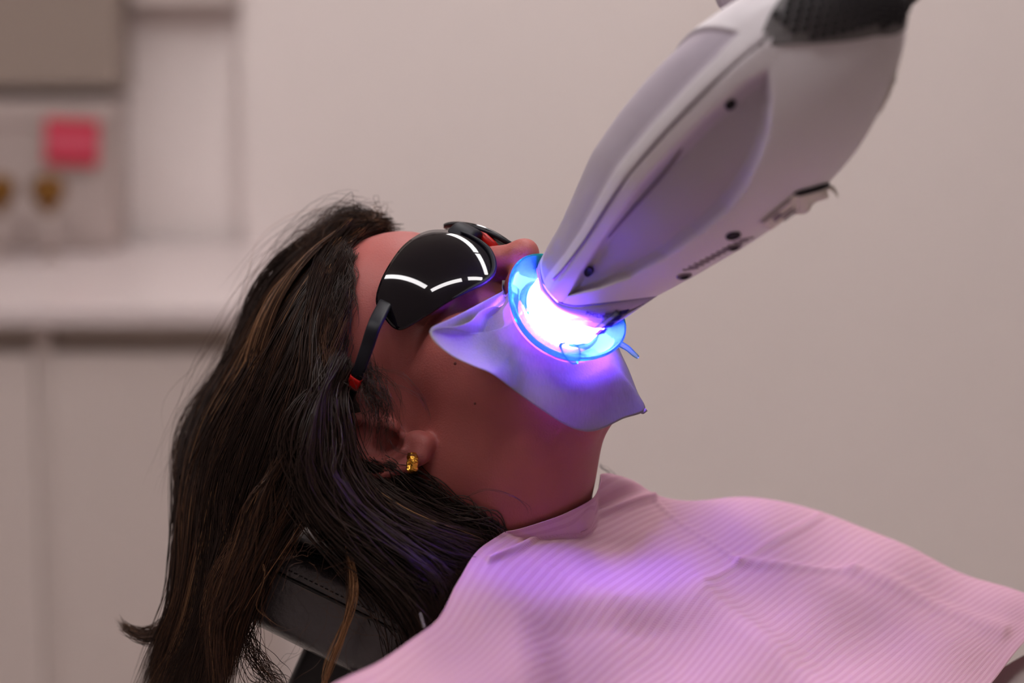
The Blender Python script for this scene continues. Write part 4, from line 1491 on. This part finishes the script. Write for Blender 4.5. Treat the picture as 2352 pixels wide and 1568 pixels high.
def sheet(guides, n, spread=0.004, wig=0.0012, rad=0.00022, mix=(0.55, 0.35, 0.10), margin=(0.0015, 0.010), clump=60, clump_r=0.0035, push=True, tail=0.12, frizz=0.0):
    g = np.array([crom(PP(x), NP_) for x in guides])
    k = len(g)
    wc = rng.uniform(0, max(k - 1.0001, 1e-6), clump)
    ci = rng.integers(0, clump, n)
    wv = np.clip(wc[ci] + rng.normal(0, 0.10, n), 0, max(k - 1.0001, 1e-6))
    own = rng.random(n) < 0.35
    wv = np.where(own, rng.uniform(0, max(k - 1.0001, 1e-6), n), wv)
    i = wv.astype(int); f = (wv - i)[:, None, None]
    base = g[i] * (1 - f) + g[np.minimum(i + 1, k - 1)] * f
    coff = rng.normal(0, spread, (clump, 3))
    cn = smooth_noise(clump, NP_, 5) * wig * 2.2
    grow = sm(0.0, 0.35, np.linspace(0, 1, NP_))[None, :, None] * 0.85 + 0.15
    off = coff[ci][:, None] * grow * (~own)[:, None, None] + rng.normal(0, clump_r, (n, 1, 3)) * grow + own[:, None, None] * rng.normal(0, spread, (n, 1, 3)) * grow
    p = base + off + cn[ci] * (~own)[:, None, None] + smooth_noise(n, NP_, 6) * wig
    if frizz:
        p += smooth_noise(n, NP_, 4) * frizz * np.linspace(0.1, 1, NP_)[None, :, None]
    # uneven ends
    cut = 1 - tail * rng.random(n)
    tt_ = np.linspace(0, 1, NP_)[None] * cut[:, None] * (NP_ - 1)
    i0 = np.minimum(tt_.astype(int), NP_ - 2); fr = (tt_ - i0)[..., None]
    ar = np.arange(n)[:, None]
    p = p[ar, i0] * (1 - fr) + p[ar, i0 + 1] * fr
    if push:
        mg = rng.uniform(margin[0], margin[1], n)[:, None] * np.ones((1, NP_))
        p = push_out(p, mg, 3, scalp_points)
    # hair slips under the bib's neck edge
    pq = topix(p)
    yl = np.interp(pq[..., 0], [980, 1050, 1112, 1240, 1345], [1450, 1340, 1250, 1168, 1106])
    bad = (pq[..., 0] > 985) & (pq[..., 0] < 1345) & (pq[..., 1] > yl + 6)
    first = np.where(bad.any(1), bad.argmax(1), NP_)
    keep = np.minimum(np.arange(NP_)[None], np.maximum(first - 1, 0)[:, None])
    p = np.take_along_axis(p, keep[..., None], 1)
    p = p + (np.arange(NP_)[None] - keep)[..., None] * (0.0012 * FV)
    r = rad * rng.uniform(0.7, 1.3, n)[:, None] * np.interp(np.linspace(0, 1, NP_), [0, 0.05, 0.75, 1], [0.7, 1, 1, 0.15])[None]
    cl = rng.random(clump)
    kind = np.searchsorted(np.cumsum(mix), np.clip(0.75 * cl[ci] + 0.25 * rng.random(n), 0, 0.999))
    c = np.stack([DARK, MID, LIGHT, LIGHT])[kind] * rng.uniform(0.75, 1.25, (n, 1))
    S_pts.append(p); S_rad.append(r); S_col.append(c)


# top sweep from the hairline back over the crown and down behind the head
TOP = [[(884, 526, .045), (800, 514, .055), (728, 566, .06), (650, 640, .06), (585, 755, .06), (522, 866, .055), (468, 950, .05), (440, 1020, .04), (432, 1150, .03), (430, 1290, .02), (418, 1400, .01), (370, 1500, .005), (325, 1620, 0)],
       [(872, 522, .02), (785, 535, .03), (705, 610, .035), (630, 715, .035), (570, 830, .03), (510, 930, .025), (478, 1030, .02), (455, 1150, .01), (450, 1290, .005), (436, 1400, 0), (395, 1500, 0), (350, 1620, 0)],
       [(826, 538, -.005), (755, 595, 0.), (690, 690, 0.), (622, 805, 0), (560, 920, 0), (505, 1020, 0), (475, 1130, -.005), (462, 1280, -.01), (442, 1400, -.01), (400, 1500, -.01), (360, 1620, -.01)],
       [(782, 574, -.03), (730, 660, -.035), (690, 770, -.04), (630, 895, -.04), (572, 1015, -.035), (532, 1140, -.03), (512, 1280, -.03), (482, 1420, -.03), (440, 1520, -.03), (400, 1620, -.03)],
       [(756, 636, -.05), (718, 740, -.055), (702, 860, -.06), (652, 990, -.06), (612, 1120, -.055), (572, 1250, -.05), (530, 1380, -.05), (495, 1480, -.05), (455, 1620, -.05)],
       [(760, 714, -.06), (732, 815, -.066), (735, 930, -.07), (700, 1040, -.07), (662, 1140, -.068), (605, 1250, -.065), (548, 1370, -.06), (515, 1470, -.06), (485, 1620, -.06)],
       [(778, 790, -.066), (752, 880, -.074), (760, 970, -.078), (730, 1060, -.078), (690, 1150, -.075), (618, 1250, -.07), (552, 1370, -.07), (526, 1470, -.065), (505, 1620, -.06)]]
sheet(TOP, 6500, spread=0.0035, wig=0.0016, clump=110, clump_r=0.0022, mix=(0.60, 0.31, 0.09), margin=(0.001, 0.006))
# under layer, darker, to close the mass
sheet(TOP, 1800, spread=0.003, wig=0.0015, clump=40, clump_r=0.003, rad=0.0004, mix=(1.0, 0.0, 0.0), margin=(0.0005, 0.003))
# sandy highlights on the crown
HL = [[(800, 520, .01), (735, 580, .015), (675, 660, .015), (625, 755, .01), (575, 860, .01), (520, 960, .005), (475, 1060, 0)],
      [(790, 560, -.01), (725, 640, -.01), (665, 740, -.01), (615, 850, -.01), (560, 960, -.01), (500, 1080, -.01)]]
sheet(HL, 260, spread=0.004, wig=0.001, clump=40, clump_r=0.002, mix=(0.2, 0.5, 0.3), margin=(0.010, 0.013))
# behind the ear, sweeping under the jaw towards the shoulder
SWEEP = [[(794, 850, -.066), (778, 905, -.070), (772, 970, -.070), (780, 1050, -.070), (830, 1125, -.072), (905, 1185, -.086), (990, 1225, -.086), (1070, 1248, -.080), (1125, 1262, -.070)],
         [(788, 850, -.066), (764, 915, -.072), (758, 990, -.074), (772, 1080, -.078), (815, 1160, -.086), (890, 1220, -.086), (980, 1265, -.086), (1060, 1300, -.082), (1105, 1330, -.074)],
         [(782, 845, -.072), (756, 920, -.080), (752, 1010, -.084), (748, 1100, -.086), (790, 1180, -.088), (865, 1250, -.088), (950, 1310, -.09), (1020, 1370, -.09), (1050, 1420, -.085)],
         [(776, 835, -.070), (738, 930, -.080), (728, 1030, -.084), (722, 1110, -.086), (765, 1190, -.088), (840, 1270, -.09), (915, 1350, -.095), (965, 1430, -.1), (985, 1500, -.1)]]
sheet(SWEEP, 2600, spread=0.004, wig=0.0013, clump=60, clump_r=0.0022, mix=(0.86, 0.11, 0.03), margin=(0.001, 0.005))
sheet(SWEEP[:3], 70, spread=0.003, wig=0.0008, clump=22, clump_r=0.0008, mix=(0.0, 0.5, 0.5), margin=(0.005, 0.0065))
sheet(SWEEP, 900, spread=0.006, wig=0.0015, clump=30, clump_r=0.004, rad=0.0004, mix=(1, 0, 0), margin=(0.0004, 0.002))
# dark mass behind the ear and neck, down over the headrest's shoulder end
NAPE = [[(870, 1078, -.060), (945, 1100, -.062), (1030, 1150, -.062), (1090, 1190, -.060), (1135, 1222, -.055), (1180, 1255, -.04)],
        [(850, 1090, -.060), (900, 1150, -.060), (980, 1210, -.060), (1050, 1250, -.055), (1110, 1285, -.05), (1150, 1330, -.04)],
        [(840, 1100, -.055), (880, 1190, -.055), (950, 1270, -.055), (1010, 1330, -.055), (1050, 1390, -.05), (1070, 1460, -.05)],
        [(830, 1110, -.05), (860, 1220, -.05), (910, 1320, -.05), (950, 1410, -.05), (970, 1490, -.05), (960, 1570, -.05)],
        [(820, 1120, -.04), (840, 1240, -.04), (870, 1350, -.04), (890, 1450, -.04), (890, 1530, -.04), (870, 1600, -.04)]]
sheet(NAPE, 1700, spread=0.007, wig=0.002, clump=40, clump_r=0.004, rad=0.00035, mix=(0.93, 0.07, 0.0), margin=(0.0005, 0.003), push=True)
# fine hair in front of the ear
WISP = [[(846, 830, -.072), (866, 865, -.078), (890, 905, -.080), (898, 960, -.078), (890, 1000, -.076)],
        [(842, 845, -.072), (852, 885, -.078), (868, 925, -.080), (872, 985, -.078), (862, 1020, -.076)],
        [(832, 880, -.072), (838, 915, -.078), (848, 950, -.080), (850, 1010, -.078), (845, 1060, -.076)]]
sheet(WISP, 170, spread=0.003, wig=0.0015, rad=0.00013, clump=30, clump_r=0.002, mix=(0.9, 0.1, 0), margin=(0.0004, 0.003), tail=0.5)
# temple: baby hair at the hairline
TEMP = [[(808, 575, -.03), (796, 640, -.045), (792, 700, -.055), (800, 770, -.06)], [(796, 600, -.04), (782, 660, -.05), (772, 730, -.06), (778, 800, -.065)]]
sheet(TEMP, 380, spread=0.002, wig=0.0012, rad=0.00015, clump=24, clump_r=0.002, mix=(0.9, 0.1, 0), margin=(0.0004, 0.002), tail=0.5)
# tuft above the forehead
TUFT = [[(892, 532, .04), (850, 516, .045), (800, 512, .05), (755, 540, .05), (700, 590, .05)], [(884, 534, .02), (835, 524, .025), (785, 525, .03), (740, 565, .03), (690, 630, .03)]]
sheet(TUFT, 600, spread=0.003, wig=0.002, rad=0.00016, clump=30, clump_r=0.0025, mix=(0.5, 0.4, 0.1), margin=(0.001, 0.006), frizz=0.004)
# flicked-out tip at the lower left
FLICK = [[(425, 1250, .01), (412, 1340, .01), (392, 1405, .01), (360, 1442, .01), (322, 1450, .01), (288, 1434, .01), (272, 1412, .01)],
         [(430, 1280, .0), (420, 1370, .0), (400, 1430, 0), (368, 1462, 0), (330, 1468, 0), (300, 1456, 0), (282, 1440, 0)]]
sheet(FLICK, 200, spread=0.0008, wig=0.0006, clump=12, clump_r=0.0009, push=False, mix=(0.4, 0.5, 0.1), tail=0.3)
# long lighter-coloured strand on the left, single locks crossing the headrest
sheet([[(640, 1060, -.085), (590, 1160, -.088), (560, 1260, -.088), (520, 1370, -.085), (498, 1460, -.08), (505, 1600, -.08)]], 55, spread=0.0025, wig=0.0012, clump=16, clump_r=0.002, mix=(0.2, 0.6, 0.2), push=False, tail=0.05)
sheet([[(760, 1130, -.088), (785, 1200, -.09), (803, 1290, -.092), (806, 1370, -.092), (790, 1450, -.092), (755, 1540, -.09), (735, 1600, -.09)]], 46, spread=0.0006, wig=0.0008, clump=4, clump_r=0.0006, mix=(0.1, 0.5, 0.4), push=False, tail=0.1)
sheet([[(560, 1390, -.06), (580, 1470, -.06), (620, 1540, -.06), (680, 1600, -.06)], [(540, 1400, -.06), (556, 1490, -.06), (590, 1560, -.06), (640, 1610, -.06)]], 60, spread=0.002, wig=0.002, clump=14, clump_r=0.002, mix=(0.8, 0.2, 0), push=False)
# stray hairs: flyaways round the crown, crossings over the headrest and the neck
FLY = [[(880, 510, .05), (790, 470, .06), (690, 540, .07), (610, 640, .07), (545, 760, .07), (480, 880, .06), (415, 960, .05), (385, 1060, .04), (380, 1180, .03)],
       [(850, 520, .03), (760, 530, .04), (680, 610, .05), (610, 710, .05), (545, 830, .05), (480, 940, .04), (430, 1040, .03), (408, 1180, .02)]]
sheet(FLY, 120, spread=0.006, wig=0.003, rad=0.00011, clump=60, clump_r=0.004, mix=(0.6, 0.3, 0.1), margin=(0.008, 0.02), frizz=0.004, tail=0.6)
for k in range(46):
    x0, y0 = rng.uniform(600, 860), rng.uniform(1180, 1420)
    a0 = rng.uniform(-0.6, 2.2); ln = rng.uniform(90, 260)
    cv = rng.uniform(-1.2, 1.2)
    pts = [(x0 + ln * t * math.cos(a0 + cv * t), y0 + ln * t * math.sin(a0 + cv * t), -0.095) for t in np.linspace(0, 1, 5)]
    sheet([pts], 1, spread=0.0002, wig=0.0015, rad=0.00010, clump=1, clump_r=0.0002, mix=(0.3, 0.6, 0.1), push=False)
for pts in ([(1060, 1150, -.09), (1110, 1125, -.09), (1170, 1135, -.09), (1210, 1160, -.088), (1218, 1190, -.086)], [(905, 880, -.09), (960, 905, -.092), (985, 950, -.092), (975, 985, -.09)],
            [(860, 850, -.085), (930, 870, -.09), (975, 920, -.09), (982, 960, -.09)], [(870, 900, -.085), (905, 930, -.088), (925, 985, -.088), (900, 1010, -.088)],
            [(890, 1010, -.088), (920, 1040, -.09), (960, 1050, -.09), (975, 1045, -.09)], [(870, 1010, -.088), (885, 1050, -.09), (900, 1085, -.09), (930, 1120, -.088)],
            [(1375, 1068, .03), (1390, 1075, .04), (1410, 1095, .045), (1440, 1120, .05)], [(1378, 1072, .03), (1398, 1082, .04), (1425, 1100, .045)]):
    sheet([pts], 3, spread=0.0008, wig=0.0003, rad=0.00011, clump=2, clump_r=0.0006, mix=(1, 0, 0), margin=(0.0008, 0.0012), push=pts[0][0] < 1370)

pts = np.concatenate(S_pts); rad = np.concatenate(S_rad); colr = np.concatenate(S_col)
n = len(pts)
tn = np.gradient(pts, axis=1)
tn /= np.linalg.norm(tn, axis=2, keepdims=True) + 1e-12
ref = FV
a_ = np.cross(tn, ref); a_ /= np.linalg.norm(a_, axis=2, keepdims=True) + 1e-9
b_ = np.cross(tn, a_)
vs_ = []
for k in range(3):
    an = 2 * np.pi * k / 3
    vs_.append(pts + rad[..., None] * (math.cos(an) * a_ + math.sin(an) * b_))
HV = np.stack(vs_, 2).reshape(-1, 3)
i_, j_, k_ = np.meshgrid(np.arange(n), np.arange(NP_ - 1), np.arange(3), indexing='ij')
bs = (i_ * NP_ + j_) * 3
k2 = (k_ + 1) % 3
HF = np.stack([bs + k_, bs + k2, bs + 3 + k2, bs + 3 + k_], -1).reshape(-1, 4)
hair = new_obj('hair', HV, HF, M_HAIR, person)
ca = hair.data.color_attributes.new('strand', 'FLOAT_COLOR', 'POINT')
cc_ = np.ones((n, NP_ * 3, 4), np.float32); cc_[..., :3] = colr[:, None]
ca.data.foreach_set('color', cc_.ravel())
hair['label'] = 'long dark brown hair with sandy highlights'
hair['kind'] = 'stuff'

# scalp under the hair, so that no skin shows between the strands
def cap_sdf(p):
    d = skull_sdf(p) - 0.0012
    # hairline: keep crown, sides and back
    y, z = p[1], p[2]
    x = np.abs(p[0])
    lim = 0.075 - 0.55 * np.maximum(x - 0.03, 0) * 1.6
    front = y - np.where(z > 0.055, lim, np.minimum(lim, -0.018 + np.maximum(z, 0) * 1.05))
    return smax(d, front, 0.004)


cx = np.arange(-0.08, 0.0801, 0.004); cy = np.arange(-0.110, 0.10, 0.004); cz = np.arange(-0.05, 0.134, 0.004)
CV, CF = surface_nets(cx, cy, cz, eval_grid(cap_sdf, cx, cy, cz))
M_CAP = mat('hair_roots', DARK * 0.8, rough=0.8, var=0.3, nscale=120)
cap = new_obj('hair_roots', h2w(CV), CF, M_CAP, person)

# moles
M_MOLE = mat('mole', lin(92, 40, 36), rough=0.6, var=0.1)
for px, py, r in [(1046, 834, 0.0011), (1091, 926, 0.0009)]:
    o_ = CAMP.copy(); dv = ray(px, py); t = 1.2
    for _ in range(60):
        t += float(body_points((o_ + dv * t)[None])[0]) * 0.8
    bm = bmesh.new()
    bmesh.ops.create_uvsphere(bm, u_segments=10, v_segments=6, radius=r, matrix=Matrix.Translation(Vector(o_ + dv * (t + r * 0.45))))
    bm_obj('mole', bm, M_MOLE, person)
